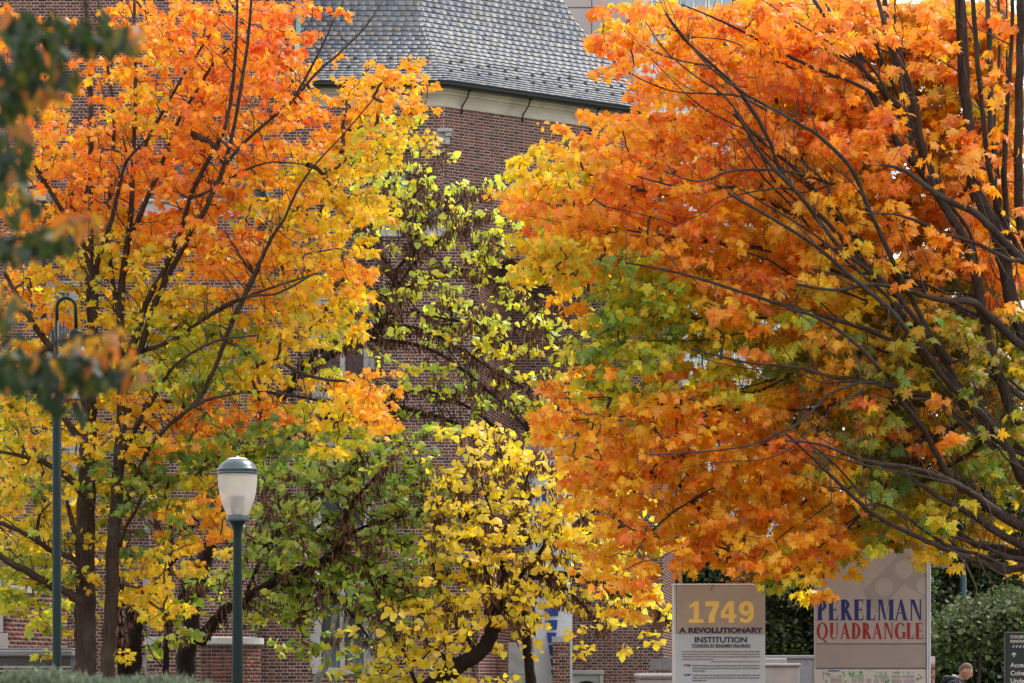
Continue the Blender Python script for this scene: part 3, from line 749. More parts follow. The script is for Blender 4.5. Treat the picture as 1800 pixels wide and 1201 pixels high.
def tx(body, pxc, pyb, hpx, mat, par, wpx=None, al='CENTER', off=0, y=-.014, shear=0, name='lettering', YY=YS, oxx=None):
    o_ = ox if oxx is None else oxx
    return text(body, hpx*YY/FPX/.70, mat, par, X(pxc,YY)-o_, y, Z(pyb,YY), al, off=off, width=(wpx*YY/FPX if wpx else None), shear=shear, name=name)
up = [c for c in sg.children if c.name.startswith('upper')][0]
# bold digits drawn as polygons
def digits(z, h, y):
    D = []
    def add(pol, x): D.append([(x+a, b) for a, b in pol])
    o1 = [(.05,.80),(.30,1.0),(.50,1.0),(.50,.16),(.70,.16),(.70,0),(.02,0),(.02,.16),(.25,.16),(.25,.76),(.05,.66)]
    o7 = [(.0,1.0),(.66,1.0),(.66,.82),(.44,.38),(.42,0),(.13,0),(.17,.34),(.42,.76),(.17,.76),(.17,.70),(.0,.70)]
    return o1, o7
pieces = []
def poly(pts, x): pieces.append([(x+a, b) for a, b in pts])
for pts in ([(.25,.0),(.50,.0),(.50,1.0),(.30,1.0),(.25,.95)], [(.04,.80),(.26,.97),(.31,1.0),(.26,.76),(.04,.66)], [(.02,0),(.72,0),(.72,.17),(.02,.17)]): poly(pts, 0)
for pts in ([(.0,.76),(.66,.76),(.66,1.0),(.0,1.0)], [(.15,0),(.44,0),(.47,.34),(.66,.80),(.40,.80),(.17,.34)]): poly(pts, .80)
for pts in ([(.37,0),(.62,0),(.62,1.0),(.37,1.0)], [(0,.22),(.74,.22),(.74,.40),(0,.40)], [(0,.40),(.16,.40),(.42,.80),(.42,1.0),(.34,1.0),(0,.50)]): poly(pts, 1.54)
for r_ in ring(.36,.67,.36,.34,.11,.14,0,360,24): poly(r_, 2.38)
for r_ in ring(.33,.36,.39,.37,.14,.21,-105,20,16): poly(r_, 2.38)
poly([(.46,.36),(.72,.36),(.72,.68),(.52,.62)], 2.38); poly([(.06,.06),(.26,.0),(.28,.19),(.06,.24)], 2.38)
xs = 3.10; wd_ = (1325-1210)*S1/xs; mb = MB(); zb, hh = Z(1095,YS), (1095-1057)*S1
for i, p in enumerate(pieces):
    p = [(bs(1210)+a*wd_, zb+b_*hh) for a, b_ in p]
    ar = sum(p[j][0]*p[(j+1) % len(p)][1]-p[(j+1) % len(p)][0]*p[j][1] for j in range(len(p)))
    if ar < 0: p = p[::-1]
    mb.add([(a, -.0135-.0002*(i % 7), b_) for a, b_ in p], [tuple(range(len(p)))])
mb.build('numerals', YEL, up)
tx('A REVOLUTIONARY', 1267, 1112.2, 8.6, NAVY, up, 148, off=.004)
tx('INSTITUTION', 1267, 1129.5, 9.6, NAVY, lp_, 92, off=.003, y=-.002)
tx('FOUNDED BY BENJAMIN FRANKLIN', 1267.5, 1137.5, 5.0, BLK, lp_, 102, off=.0012, y=-.002)
b = MB(); b.box(bs(1216), bs(1319), -.003, -.001, Z(1138.8,YS), Z(1138.2,YS)); b.build('underline', BLK, lp_)
for i, ln in enumerate(['As to their studies, it would be well if they could be taught every thing that is useful and every thing', 'that is ornamental. But art is long and their time is short. It is therefore proposed that they learn', 'those things that are likely to be most useful and most ornamental. Regard being had to the several']):
    tx(ln, 1267, 1146.6+4.5*i, 2.6, MAR, lp_, 137, y=-.002, shear=.2, name='small_print')
tx('professions for which they are intended.', 1199, 1160.2, 2.6, MAR, lp_, 56, al='LEFT', y=-.002, shear=.2, name='small_print')
tx('Benjamin Franklin, Proposals Relating to the Education of Youth in Pensilvania, 1749', 1292.5, 1163.8, 1.9, MAR, lp_, 85, y=-.002, name='small_print')
def years(t1, lines, py):
    tx(t1, 1207.5, py, 3.4, BLUEP, lp_, 11.5, y=-.002, off=.0012, name='year')
    for i, ln in enumerate(lines): 
        last = i == len(lines)-1
        tx(ln, 1217, py+4.6*i, 2.7, BLK, lp_, (30 if len(ln) < 20 else 118) if not last else len(ln)*1.18, al='LEFT', y=-.002, name='small_print')
years('1740', ['Edmund Woolley, the architect of Independence Hall is commissioned to', 'build a church and school that will be acquired in 1750 for Benjamin', "Franklin's Academy."], 1171.5)
years('1749', ['Franklin organizes the Academy, to be followed by a college for advanced', 'study, where practical and theoretical studies are combined to train leaders', 'for the modern world.'], 1188.2)
# hanging leaf stalk caught on the cap
b = MB(); b.tube([W(1252,1026,YS-.02)-Vector((ox,YS,0)), W(1252,1033,YS-.02)-Vector((ox,YS,0)), W(1249,1038,YS-.02)-Vector((ox,YS,0)), W(1246,1037,YS-.02)-Vector((ox,YS,0))], .003, 4); b.build('twig', M['twig'], sg)

# ------------------------------------------------------------------ the quadrangle sign
YP = 46.6; S2 = YP/FPX; oxp = X(1533,YP)
pg = empty('quadrangle_sign', (oxp, YP, 0)); tag(pg, 'tall taupe sign reading PERELMAN QUADRANGLE above a campus map panel', 'sign')
def bq(px): return X(px,YP)-oxp
TA2 = pbr('taupe_enamel', (.36,.32,.30), .6, var=.08, scale=2); TA3 = pbr('taupe_enamel_plain', (.30,.265,.25), .6, var=.08, scale=2)
b = MB(); b.box(bq(1434), bq(1632), .02, .28, 0, Z(946,YP), .006); b.build('body', TA3, pg)
b = MB(); b.box(bq(1628.5), bq(1631.5), -.04, .30, 0, Z(962,YP), .004); b.box(bq(1632), bq(1636), -.02, .26, 0, Z(958,YP), .006); b.build('edge_post', ALU, pg)
b = MB(); b.box(bq(1432), bq(1628), -.02, .018, Z(1131.5,YP), Z(962,YP), .004); u1 = b.build('name_panel', TA2, pg)
b = MB(); b.box(bq(1432), bq(1628), -.018, .018, Z(960.5,YP), Z(940,YP), .004); b.build('top_panel', TA3, pg)
b = MB(); b.box(bq(1433), bq(1628), -.022, .018, Z(1174.5,YP), Z(1133.2,YP), .004); b.build('blank_panel', TA3, pg)
b = MB(); b.box(bq(1433), bq(1628), -.018, .018, .3, Z(1176.5,YP), .004); u2 = b.build('map_panel', pbr('map_panel', (.50,.48,.46), .5, var=.04), pg)
serif('PERELMAN', bq(1435), 188*S2, Z(1090.5,YP), 36.5*S2, -.0225, BLUEP, u1)
serif('QUADRANGLE', bq(1435), 189*S2, Z(1123.5,YP), 28.5*S2, -.0225, REDP, u1)
# ghosted emblem: a chevron with discs on a shield
def disc(px, py, r): return [(bq(px+r*math.cos(t*math.pi/12)), Z(py+r*math.sin(t*math.pi/12),YP)) for t in range(24)]
def pl(pts, y, name, mat):
    mb = MB()
    for i, p in enumerate(pts):
        ar = sum(p[j][0]*p[(j+1) % len(p)][1]-p[(j+1) % len(p)][0]*p[j][1] for j in range(len(p)))
        if ar < 0: p = p[::-1]
        mb.add([(a, y, c_) for a, c_ in p], [tuple(range(len(p)))])
    return mb.build(name, mat, u1)
q_ = lambda *a: [(bq(x), Z(y,YP)) for x, y in a]
pl([q_((1517,1040),(1588,966),(1627,1004),(1627,1051),(1589,1027),(1541,1078),(1526,1060))], -.0206, 'emblem_chevron', pbr('ghost_print', (.285,.255,.245), .6, var=.03))
pl([disc(1589,1001,16), disc(1554,1032,16), [(bq(min(1627,1627+16*math.cos(t*math.pi/12))), Z(1031+16*math.sin(t*math.pi/12),YP)) for t in range(6,19)]], -.0212, 'emblem_disc', TA2)
arc = []
for i in range(16):
    t = i/15; arc.append((1505+1*t+30*t*t, 978+80*t))
mb = MB(); mb.tube([(bq(x), -.0205, Z(y,YP)) for x, y in arc], .0022, 4); mb.build('emblem_shield', GREYP, u1)
mb = MB()
for s_ in range(3): mb.tube([(bq(x), -.0205, Z(y,YP)) for x, y in ((1534+s_*3,938+s_*2),(1549-s_*2,938+s_*2),(1549-s_*2,950-s_*2),(1534+s_*3,950-s_*2))], .0016, 4)
mb.build('small_emblem', GREYP, [c for c in pg.children if c.name.startswith('top_')][0])
# campus map
def mp(pts_, name, mat, y=-.0185):
    mb = MB()
    for i, p in enumerate(pts_):
        p = [(bq(a), Z(c_,YP)) for a, c_ in p]
        ar = sum(p[j][0]*p[(j+1) % len(p)][1]-p[(j+1) % len(p)][0]*p[j][1] for j in range(len(p)))
        if ar < 0: p = p[::-1]
        mb.add([(a, y-.0001*(i % 8), c_) for a, c_ in p], [tuple(range(len(p)))])
    return mb.build(name, mat, u2)
rr_ = random.Random(5); dots = []
def dt(x, y, r): dots.append([(x+r*math.cos(t*math.pi/4), y+r*math.sin(t*math.pi/4)) for t in range(8)])
for x0, x1, y0, y1, n_ in ((1451,1458,1183,1187,5),(1474,1484,1181,1189,7),(1492,1516,1181,1187,18),(1536,1562,1182,1188,10),(1564,1597,1181,1183.5,9),(1608,1621,1186,1196,9),(1556,1562,1190,1201,7),(1482,1489,1196,1201,4),(1451,1455,1196,1201,3),(1604,1605,1182,1183,1)):
    for _ in range(n_): dt(rr_.uniform(x0,x1), rr_.uniform(y0,y1), rr_.uniform(1.1,2.0))
mp(dots, 'map_tree', pbr('map_green', (.10,.28,.10), .6))
mp([[(1494,1187),(1519,1187),(1517,1192),(1496,1192)],[(1536,1187),(1560,1187),(1558,1193),(1538,1193)],[(1455,1189),(1484,1189),(1484,1191),(1455,1191)]], 'map_lawn', pbr('map_pale_green', (.24,.40,.22), .6), y=-.0183)
mp([[(1456,1178),(1477,1178),(1474,1181),(1455,1181)]], 'map_label', pbr('map_blue', (.03,.13,.38), .6))
mp([bxp for bxp in [[(x, y),(x+w_,y),(x+w_,y+h_),(x,y+h_)] for x, y, w_, h_ in ((1460,1192,20,8),(1497,1193,9,7),(1508,1192,11,8),(1536,1194,9,7),(1548,1192,10,8),(1567,1187,16,5),(1585,1187,22,5),(1567,1194,18,7),(1588,1194,20,7),(1523,1193,8,8))]], 'map_building', pbr('map_grey', (.33,.30,.30), .6))
mp([[(1519,1177.6),(1534,1177.6),(1534,1178.4),(1519,1178.4)],[(1446,1184),(1447,1181),(1450,1180),(1450,1181),(1448,1183),(1447,1196),(1446,1196)]], 'map_line', GREYP)

# ------------------------------------------------------------------ dark way-finding sign
YW = 44.0; oxw = X(1790,YW)
wg = empty('wayfinding_sign', (oxw, YW, 0)); tag(wg, 'dark green way-finding sign with white text and a small arrow at the right edge', 'sign')
DG = pbr('dark_sign_enamel', (.012,.022,.022), .45, var=.1); WHT = pbr('white_print', (.62,.62,.60), .6)
b = MB(); b.box(X(1768,YW)-oxw, X(1850,YW)-oxw, 0, .07, .35, Z(1111,YW), .008); wp = b.build('panel', DG, wg)
b = MB(); b.box(X(1766.6,YW)-oxw, X(1768,YW)-oxw-.001, -.01, .08, 0, Z(1110.5,YW), .003); b.build('edge_strip', pbr('sign_edge', (.05,.08,.06), .4), wg)
b = MB(); b.box(X(1840,YW)-oxw, X(1850,YW)-oxw, .072, .14, 0, Z(1120,YW)); b.build('post', DG, wg)
for s_, py, h_, w__ in (('COLLEGE', 1121.8, 4.9, 29), ('RENOVATION', 1130, 4.9, 41), ('Access', 1173, 7.8, 31), ('Cohen', 1187, 7.8, 30), ('Under', 1200.5, 7.8, 29)):
    tx(s_, 1776, py, h_, WHT, wp, w__, al='LEFT', off=.0016, y=-.001, YY=YW, oxx=oxw)
st = []
for i in range(8):
    x = 1779+6*i; st.append([(X(x,YW)-oxw, Z(1138.6,YW)), (X(x+2.4,YW)-oxw, Z(1138.6,YW)), (X(x+5,YW)-oxw, Z(1134.4,YW)), (X(x+2.6,YW)-oxw, Z(1134.4,YW))])
mb = MB(); [mb.add([(a, -.0015, c_) for a, c_ in p], [(0,1,2,3)]) for p in st]; mb.build('stripe', WHT, wp)
ar_ = [(1781.3,1155),(1783.2,1155),(1783.2,1149.5),(1786,1152),(1786.4,1150),(1782.3,1146.5),(1778,1150),(1778.4,1152),(1781.3,1149.5)]
mb = MB(); mb.add([(X(a,YW)-oxw, -.0015, Z(c_,YW)) for a, c_ in ar_], [tuple(range(len(ar_)))]); mb.build('arrow', WHT, wp)

# ------------------------------------------------------------------ acorn street lamp
YL = 35.0; SL = YL/FPX; base = Vector((X(417.5,YL), YL, 0))
la = empty('street_lamp', base); tag(la, 'green post lamp with a frosted acorn globe and domed cap in front of the redbud', 'street lamp')
zc = lambda py: Z(py, YL)
cap = MB(); P_c = [(36,828),(36.2,825.5),(34,823.5),(31.5,819),(27,813.5),(22,810),(18.5,808.8)]
cap.lathe([(r*SL, zc(y)) for r, y in P_c], n=40); cpo = cap.build('cap', M['blue_paint'], la)
cb_ = MB(); cb_.lathe([(35*SL, zc(834)), (35.4*SL, zc(832)), (35.2*SL, zc(828.2))], n=40); cb_.build('rim', M['blue_paint'], la)
ct = MB(); ct.lathe([(18.6*SL, zc(808.7)),(18.6*SL, zc(807.4)),(14*SL, zc(805.4)),(3*SL, zc(804.8)),(2.2*SL, zc(803.8)),(1.8*SL, zc(801.8)),(.3*SL, zc(801.2))], n=32); ct.build('finial', M['white_metal'], la)
m, n, o = nodes('frosted_globe'); bs_ = n.nodes.new('ShaderNodeBsdfPrincipled'); bs_.inputs['Base Color'].default_value = (.93,.90,.86,1); bs_.inputs['Roughness'].default_value = .35; bs_.inputs['Transmission Weight'].default_value = 0.0
tl_ = n.nodes.new('ShaderNodeBsdfTranslucent'); tl_.inputs[0].default_value = (.95,.91,.86,1); tp_ = n.nodes.new('ShaderNodeBsdfTransparent'); tp_.inputs[0].default_value = (.9,.9,.9,1)
m1_ = n.nodes.new('ShaderNodeMixShader'); m1_.inputs[0].default_value = .5; n.links.new(bs_.outputs[0], m1_.inputs[1]); n.links.new(tl_.outputs[0], m1_.inputs[2])
m2_ = n.nodes.new('ShaderNodeMixShader'); m2_.inputs[0].default_value = .52; n.links.new(m1_.outputs[0], m2_.inputs[1]); n.links.new(tp_.outputs[0], m2_.inputs[2]); n.links.new(m2_.outputs[0], o.inputs[0]); M['globe'] = m
g = MB(); gpf = [(19,905.5),(22,899),(26,889),(29.5,878),(32.2,866),(34,852),(34.6,842),(34.6,834.2)]
vs = []; 
g.lathe([(r*SL, zc(y)) for r, y in gpf], n=40); g.f = g.f[:-2]; g.sm = g.sm[:-2]; g.build('globe', M['globe'], la)
i_ = MB(); i_.lathe([(9*SL, zc(905)),(12*SL, zc(900)),(13*SL, zc(873)),(13.5*SL, zc(872)),(3*SL, zc(871.5))], n=20); i_.build('lamp_insert', pbr('lamp_insert', (.10,.11,.14), .4, .3), la)
cl = MB(); cl.lathe([(19*SL, zc(916.5)),(19.4*SL, zc(915)),(19.4*SL, zc(906.5)),(18.5*SL, zc(905.7))], n=32); cl.build('collar', M['blue_paint'], la)
po = MB(); po.lathe([(16*SL,0),(16*SL,.25),(12*SL,.45),(10.6*SL,.8),(10.2*SL,zc(1200)),(8.6*SL,zc(1060)),(7.4*SL,zc(950)),(7.6*SL,zc(935)),(9*SL,zc(926)),(12.5*SL,zc(920)),(15*SL,zc(916.7))], n=24); po.build('pole', M['green_paint'], la)

# ------------------------------------------------------------------ gooseneck lamp
def goose(px, YG, px_top, pyt, name_label, r_lo, r_hi, py_step, side=1, detail=True, q=1.0):
    s = YG/FPX; o = empty('street_lamp', (X(px,YG), YG, 0)); tag(o, name_label, 'street lamp')
    zz = lambda py: Z(py, YG)
    p = MB(); p.lathe([(r_lo*1.5*s,0),(r_lo*1.5*s,.3),(r_lo*s,.5),(r_lo*s,zz(py_step)),(r_hi*s,zz(py_step-6)),(r_hi*s,zz(pyt+40))], n=20); p.build('pole', M['green_paint'], o)
    R_ = px_top*s/2
    pts = [(0,0,zz(pyt+44)), (0,0,zz(pyt+20))] ; c0 = zz(pyt)-R_
    pts = [(0,0,zz(pyt+44))] + [(side*(R_-R_*math.cos(t)), 0, c0+R_*math.sin(t)) for t in [math.pi*i/12 for i in range(0,12)]] + [(side*2*R_, 0, c0), (side*2*R_*1.02, 0, zz(pyt+54))]
    a = MB(); a.tube(pts, 3.1*s*q, 12); a.build('arm', M['green_paint'], o)
    hx = side*2*R_*1.02; h = MB()
    h.lathe([(12*s*q, zz(pyt+54+(80-54)*q)),(12*s*q, zz(pyt+54+(62-54)*q)),(10*s*q, zz(pyt+54+(57-54)*q)),(4*s*q, zz(pyt+54+(54-54)*q))], c=(hx,0,0), n=20); h.build('housing', M['green_paint'], o)
    sh = MB(); sh.lathe([(38*s*q, zz(pyt+54+(118-54)*q)),(37*s*q, zz(pyt+54+(112-54)*q)),(31*s*q, zz(pyt+54+(98-54)*q)),(20*s*q, zz(pyt+54+(86-54)*q)),(12.4*s*q, zz(pyt+54+(81-54)*q))], c=(hx,0,0), n=28); sh.build('lamp_shade', M['blue_paint'] if detail else M['green_paint'], o)
    return o
goose(100, 50.0, 33, 524, 'tall green gooseneck lamp on a straight pole among the left maple leaves', 8, 3.4, 702)
M['teal'] = pbr('teal_paint', (.004,.035,.045), .5, var=.1)
o = goose(1693, 92.0, 40, 915, 'distant teal gooseneck lamp half hidden between the far dark trees on the right', 6, 3, 1016, side=-1, detail=False, q=.5)
for c_ in o.children: c_.data.materials[0] = M['teal']
# ------------------------------------------------------------------ far buildings
YA = 150.0
fa = empty('tower_block', (0,0,0)); tag(fa, 'tall pinkish grey concrete building far behind the slate roof', 'building')
PINK = pbr('precast_panel', (.40,.345,.345), .85, var=.06, scale=.5); GLA = pbr('pale_window_glass', (.34,.42,.50), .12, var=.2, scale=.3, spec=.8)
x0, x1 = X(930,YA), X(1150,YA); z = 0; rows = []
zb_ = [Z(py,YA) for py in (-260,-190,-115,-50,14,84,150,215,290,365,440,520,600,680,760,840,920,1000,1080,1160)][::-1]
b = MB(); b.box(x0+.1, x1-.1, YA+.1, YA+20, 0, zb_[-1]-.05); b.build('body', PINK, fa)
for i in range(len(zb_)-1):
    for (a, c_) in ((x0, x0+(x1-x0)*.5), (x0+(x1-x0)*.5, x1)):
        b = MB(); b.box(a+.02, c_-.02, YA, YA+.09, zb_[i]+.03, zb_[i+1]-.03, .02); b.build('panel', PINK, fa)
Yd = 142.0
fb = empty('office_building', (0,0,0)); tag(fb, 'pale building with blue grey windows seen through gaps in the large orange maple', 'building')
CREAM = pbr('cream_stone', (.66,.63,.58), .8, var=.08, scale=.6)
x0 = X(1125,Yd); b = MB(); b.box(x0, X(1452,Yd), Yd+.3, Yd+18, 0, Z(-40,Yd)); b.build('body', CREAM, fb)
lv = [Z(py,Yd) for py in (1150,1060,960,860,760,660,560,470,380,290,215,140,60,-30)]
for i in range(len(lv)-1):
    b = MB(); b.box(x0-.1, X(1452,Yd)+.1, Yd, Yd+.32, lv[i], lv[i]+.45, .04); b.build('floor_band', CREAM, fb)
    for k in range(6):
        a = X(1150+50*k,Yd); 
        p = MB(); p.box(a-.12, a+1.02, Yd+.2, Yd+.29, lv[i]+.46, lv[i+1]-.01); wo = p.build('window', GLA, fb)
        p = MB(); [p.box(a+xx, a+xx+.07, Yd+.13, Yd+.195, lv[i]+.46, lv[i+1]-.01) for xx in (-.12,.42,.95)]; p.box(a-.05,a+.95,Yd+.14,Yd+.19,(lv[i]+lv[i+1])/2,(lv[i]+lv[i+1])/2+.06); p.build('frame', M['white_metal'], wo)
b = MB()
for i in range(12):
    zz = Z(-40,Yd)+.0+.28*i; b.add([(X(1232,Yd)+.1*i, Yd-.3+.3*i, zz),(X(1300,Yd)-.0*i, Yd-.3+.3*i, zz),(X(1300,Yd), Yd-.02+.3*i, zz+.27),(X(1232,Yd)+.1*i, Yd-.02+.3*i, zz+.27)], [(0,1,2,3)])
b.build('roof', pbr('blue_slate', (.07,.09,.14), .6, var=.2), fb)

# ------------------------------------------------------------------ foliage
def rotmats(t, n):
    t = t/np.linalg.norm(t, axis=1, keepdims=True); n = n - t*(n*t).sum(1, keepdims=True); n = n/np.maximum(1e-6, np.linalg.norm(n, axis=1, keepdims=True)); s = np.cross(t, n)
    return np.stack([s, t, n], 2)        # columns: x, y(tip), z(normal)
def maple_tpl(curl, fold):
    Rr = [(.16,-.09),(.38,-.02),(.22,.12),(.52,.20),(.42,.30),(.60,.52),(.36,.45),(.20,.40),(.30,.66),(.12,.66)]
    pts = [(0,0)] + Rr + [(0,1.0)] + [(-x, y) for x, y in Rr[::-1]] + [(0,.32)]
    v = np.array([(x, y, -fold*abs(x)-curl*y*y*.5 - .18*max(0,abs(x)-.25)) for x, y in pts]); c = len(pts)-1
    return v, np.array([(c, i, (i+1) % c) for i in range(c)])
def heart_tpl(curl, fold):
    Rr = [(.20,-.12),(.42,-.06),(.52,.20),(.42,.52),(.18,.80)]
    pts = [(0,0)] + Rr + [(0,1.0)] + [(-x, y) for x, y in Rr[::-1]] + [(0,.35)]
    v = np.array([(x, y, -fold*abs(x)-curl*y*y*.5) for x, y in pts]); c = len(pts)-1
    return v, np.array([(c, i, (i+1) % c) for i in range(c)])
def oval_tpl(curl, fold):
    Rr = [(.16,.12),(.24,.38),(.20,.66),(.08,.90)]
    pts = [(0,0)] + Rr + [(0,1.06)] + [(-x, y) for x, y in Rr[::-1]] + [(0,.5)]
    v = np.array([(x, y, -fold*abs(x)-curl*y*y*.5) for x, y in pts]); c = len(pts)-1
    return v, np.array([(c, i, (i+1) % c) for i in range(c)])
def diamond_tpl(curl, fold):
    v = np.array([(0,0,0),(.36,.3,-fold*.3),(.2,.75,-.05),(0,1,-curl*.3),(-.2,.75,-.05),(-.36,.3,-fold*.3)]); return v, np.array([(0,1,2),(0,2,3),(0,3,4),(0,4,5)])
def pod_tpl(): 
    v = np.array([(0,0,0),(.09,.18,.01),(.10,.75,.02),(0,1,0),(-.10,.75,-.02),(-.09,.18,-.01)]); return v, np.array([(0,1,2),(0,2,3),(0,3,4),(0,4,5)])
def scatter(name, tpls, P, Rm, S, C, mat, parent, rng, kind='stuff', edge=None):
    V = []; T = []; CC = []; base = 0; ch = rng.integers(len(tpls), size=len(P))
    for k, (tv, tf) in enumerate(tpls):
        ix = np.where(ch == k)[0]
        if not len(ix): continue
        v = np.einsum('nij,kj->nki', Rm[ix], tv)*S[ix][:,None,None] + P[ix][:,None,:]
        f = tf[None] + (np.arange(len(ix))*len(tv))[:,None,None] + base
        cc = np.repeat(C[ix][:,None,:], len(tv), 1).copy()
        cc[:,:-1,:] *= .9; 
        V.append(v.reshape(-1,3)); T.append(f.reshape(-1)); CC.append(cc.reshape(-1,3)); base += len(ix)*len(tv)
    V = np.concatenate(V); T = np.concatenate(T); CC = np.clip(np.concatenate(CC), .003, .9)
    o = link(name, npmesh(name, V, T, [3]*(len(T)//3), mat, col=CC, smooth=False), parent)
    if kind: tag(o, kind=kind)
    return o
PALET = {   # leaf base colours (linear); d and D are dimmed by painted crown shade
 'r': [(.78,.15,.010),(.80,.20,.012),(.70,.11,.012),(.82,.25,.015)],
 'o': [(.87,.33,.014),(.88,.38,.016),(.86,.27,.014),(.88,.46,.018),(.80,.20,.018)],
 'a': [(.86,.42,.010),(.84,.32,.010),(.84,.52,.015),(.82,.46,.012)],
 'y': [(.84,.56,.012),(.80,.58,.015),(.72,.56,.015),(.84,.46,.012),(.56,.50,.015)],
 'g': [(.62,.57,.018),(.46,.50,.022),(.72,.58,.018),(.32,.42,.025),(.20,.31,.03)],
 'G': [(.13,.23,.025),(.21,.31,.025),(.09,.17,.025),(.40,.43,.02),(.28,.36,.02)],
 'd': [(.46,.31,.012),(.36,.31,.014),(.27,.28,.015),(.54,.29,.012),(.20,.25,.018)],
 'D': [(.64,.24,.012),(.70,.30,.012),(.56,.18,.012),(.62,.38,.014)],
 'l': [(.66,.70,.04),(.74,.72,.06),(.56,.66,.05),(.80,.68,.04),(.48,.58,.05)],
 'L': [(.31,.47,.025),(.42,.56,.03),(.24,.38,.025),(.56,.58,.03)],
 'v': [(.24,.36,.045),(.32,.44,.05),(.19,.30,.04),(.38,.46,.04),(.54,.52,.04)],
 'w': [(.80,.64,.03),(.64,.66,.03),(.82,.52,.02),(.54,.58,.03)],
 'Y': [(.88,.68,.02),(.90,.72,.035),(.86,.60,.015),(.88,.74,.06),(.78,.66,.03)],
 'k': [(.05,.09,.025),(.07,.12,.03),(.035,.06,.02),(.12,.15,.03)],
 'b': [(.07,.105,.03),(.10,.14,.04),(.05,.08,.022),(.13,.15,.04)],
 'f': [(.03,.06,.012),(.045,.085,.014),(.02,.04,.012),(.09,.115,.016)],
 'q': [(.40,.15,.03),(.30,.11,.025),(.36,.20,.03)],
}
def parse(rows):
    g = {}
    for r, (c0, s) in rows.items():
        for j, tok in enumerate(s.split()):
            if tok[0] != '.': g[(r, c0+j)] = (tok[0], int(tok[1]))
    return g
def sprays(grid, Y0, thick, per, rng, cell=50, rs=.26, topbias=0.0):
    """spray centres in world space; depth spread about Y0"""
    P = []; K = []; s = Y0/FPX
    for (r, c), (k, d) in grid.items():
        lam = per*(d/9.0)**1.15; n = int(lam) + (rng.random() < lam-int(lam))
        for _ in range(n):
            px = c*cell + rng.uniform(0, cell); py = r*cell + rng.uniform(0, cell)
            # colour looked up with a jitter, so that tones run into each other
            rr_, cc_ = int((py + rng.normal(0,22))//cell), int((px + rng.normal(0,22))//cell)
            kk = grid.get((rr_, cc_), (k, d))[0]
            y = rng.uniform(-1, 1)*thick
            P.append(tuple(W(px, py, Y0+y))); K.append(kk)
    return np.array(P), np.array(K)
def grow(roots, P, rng, maxd=3.0):
    """joins every spray centre to the nearest branch point or earlier spray; returns parent index (-1-k for root k)"""
    n = len(P); best = np.full(n, 1e9); par = np.zeros(n, int)
    wv = np.array([1, .6, 1.0])
    for i in range(n):
        d = ((roots - P[i])*wv); d = (d*d).sum(1); j = d.argmin(); best[i] = d[j]; par[i] = -1-j
    done = np.zeros(n, bool); order = []
    for _ in range(n):
        b = np.where(done, 1e18, best); i = b.argmin(); done[i] = True; order.append(i)
        d = ((P - P[i])*wv); d = (d*d).sum(1)*1.15 + .01
        m = (d < best) & ~done; best[m] = d[m]; par[m] = i
    return par, order
def twigs(roots, rootr, P, par, order, mat, parent, rng, r0=.0045, nside=4):
    n = len(P); wgt = np.ones(n)
    for i in order[::-1]:
        if par[i] >= 0: wgt[par[i]] += wgt[i]
    V = []; F = []; base = 0
    ang = np.arange(nside)*2*math.pi/nside
    for i in range(n):
        a = P[par[i]] if par[i] >= 0 else roots[-1-par[i]]; b = P[i]; L = np.linalg.norm(b-a)
        if L < 1e-3 or L > 3.2: continue
        ra = min(.05, r0*wgt[i]**.48); rb = max(r0*.7, ra*.72)
        k = 4; t = np.linspace(0, 1, k+1)[:,None]; q = a + (b-a)*t; q[:,2] += (np.sin(t*math.pi)*L*rng.uniform(-.05,.12)).ravel(); q[1:-1] += rng.normal(0, .045*L, (k-1,3))
        d = (b-a)/L; s = np.cross(d, [0,.3,1.0]); s /= max(1e-6, np.linalg.norm(s)); u = np.cross(d, s)
        rr = (ra + (rb-ra)*t)
        for j in range(k+1): V.append(q[j] + rr[j]*(np.cos(ang)[:,None]*s + np.sin(ang)[:,None]*u))
        for j in range(k):
            for m in range(nside): F.append((base+j*nside+m, base+j*nside+(m+1) % nside, base+(j+1)*nside+(m+1) % nside, base+(j+1)*nside+m))
        base += (k+1)*nside
    V = np.concatenate(V); F = np.array(F)
    return tag(link('twigs', npmesh('twigs', V, F.ravel(), [4]*len(F), mat, smooth=True), parent), kind='stuff')
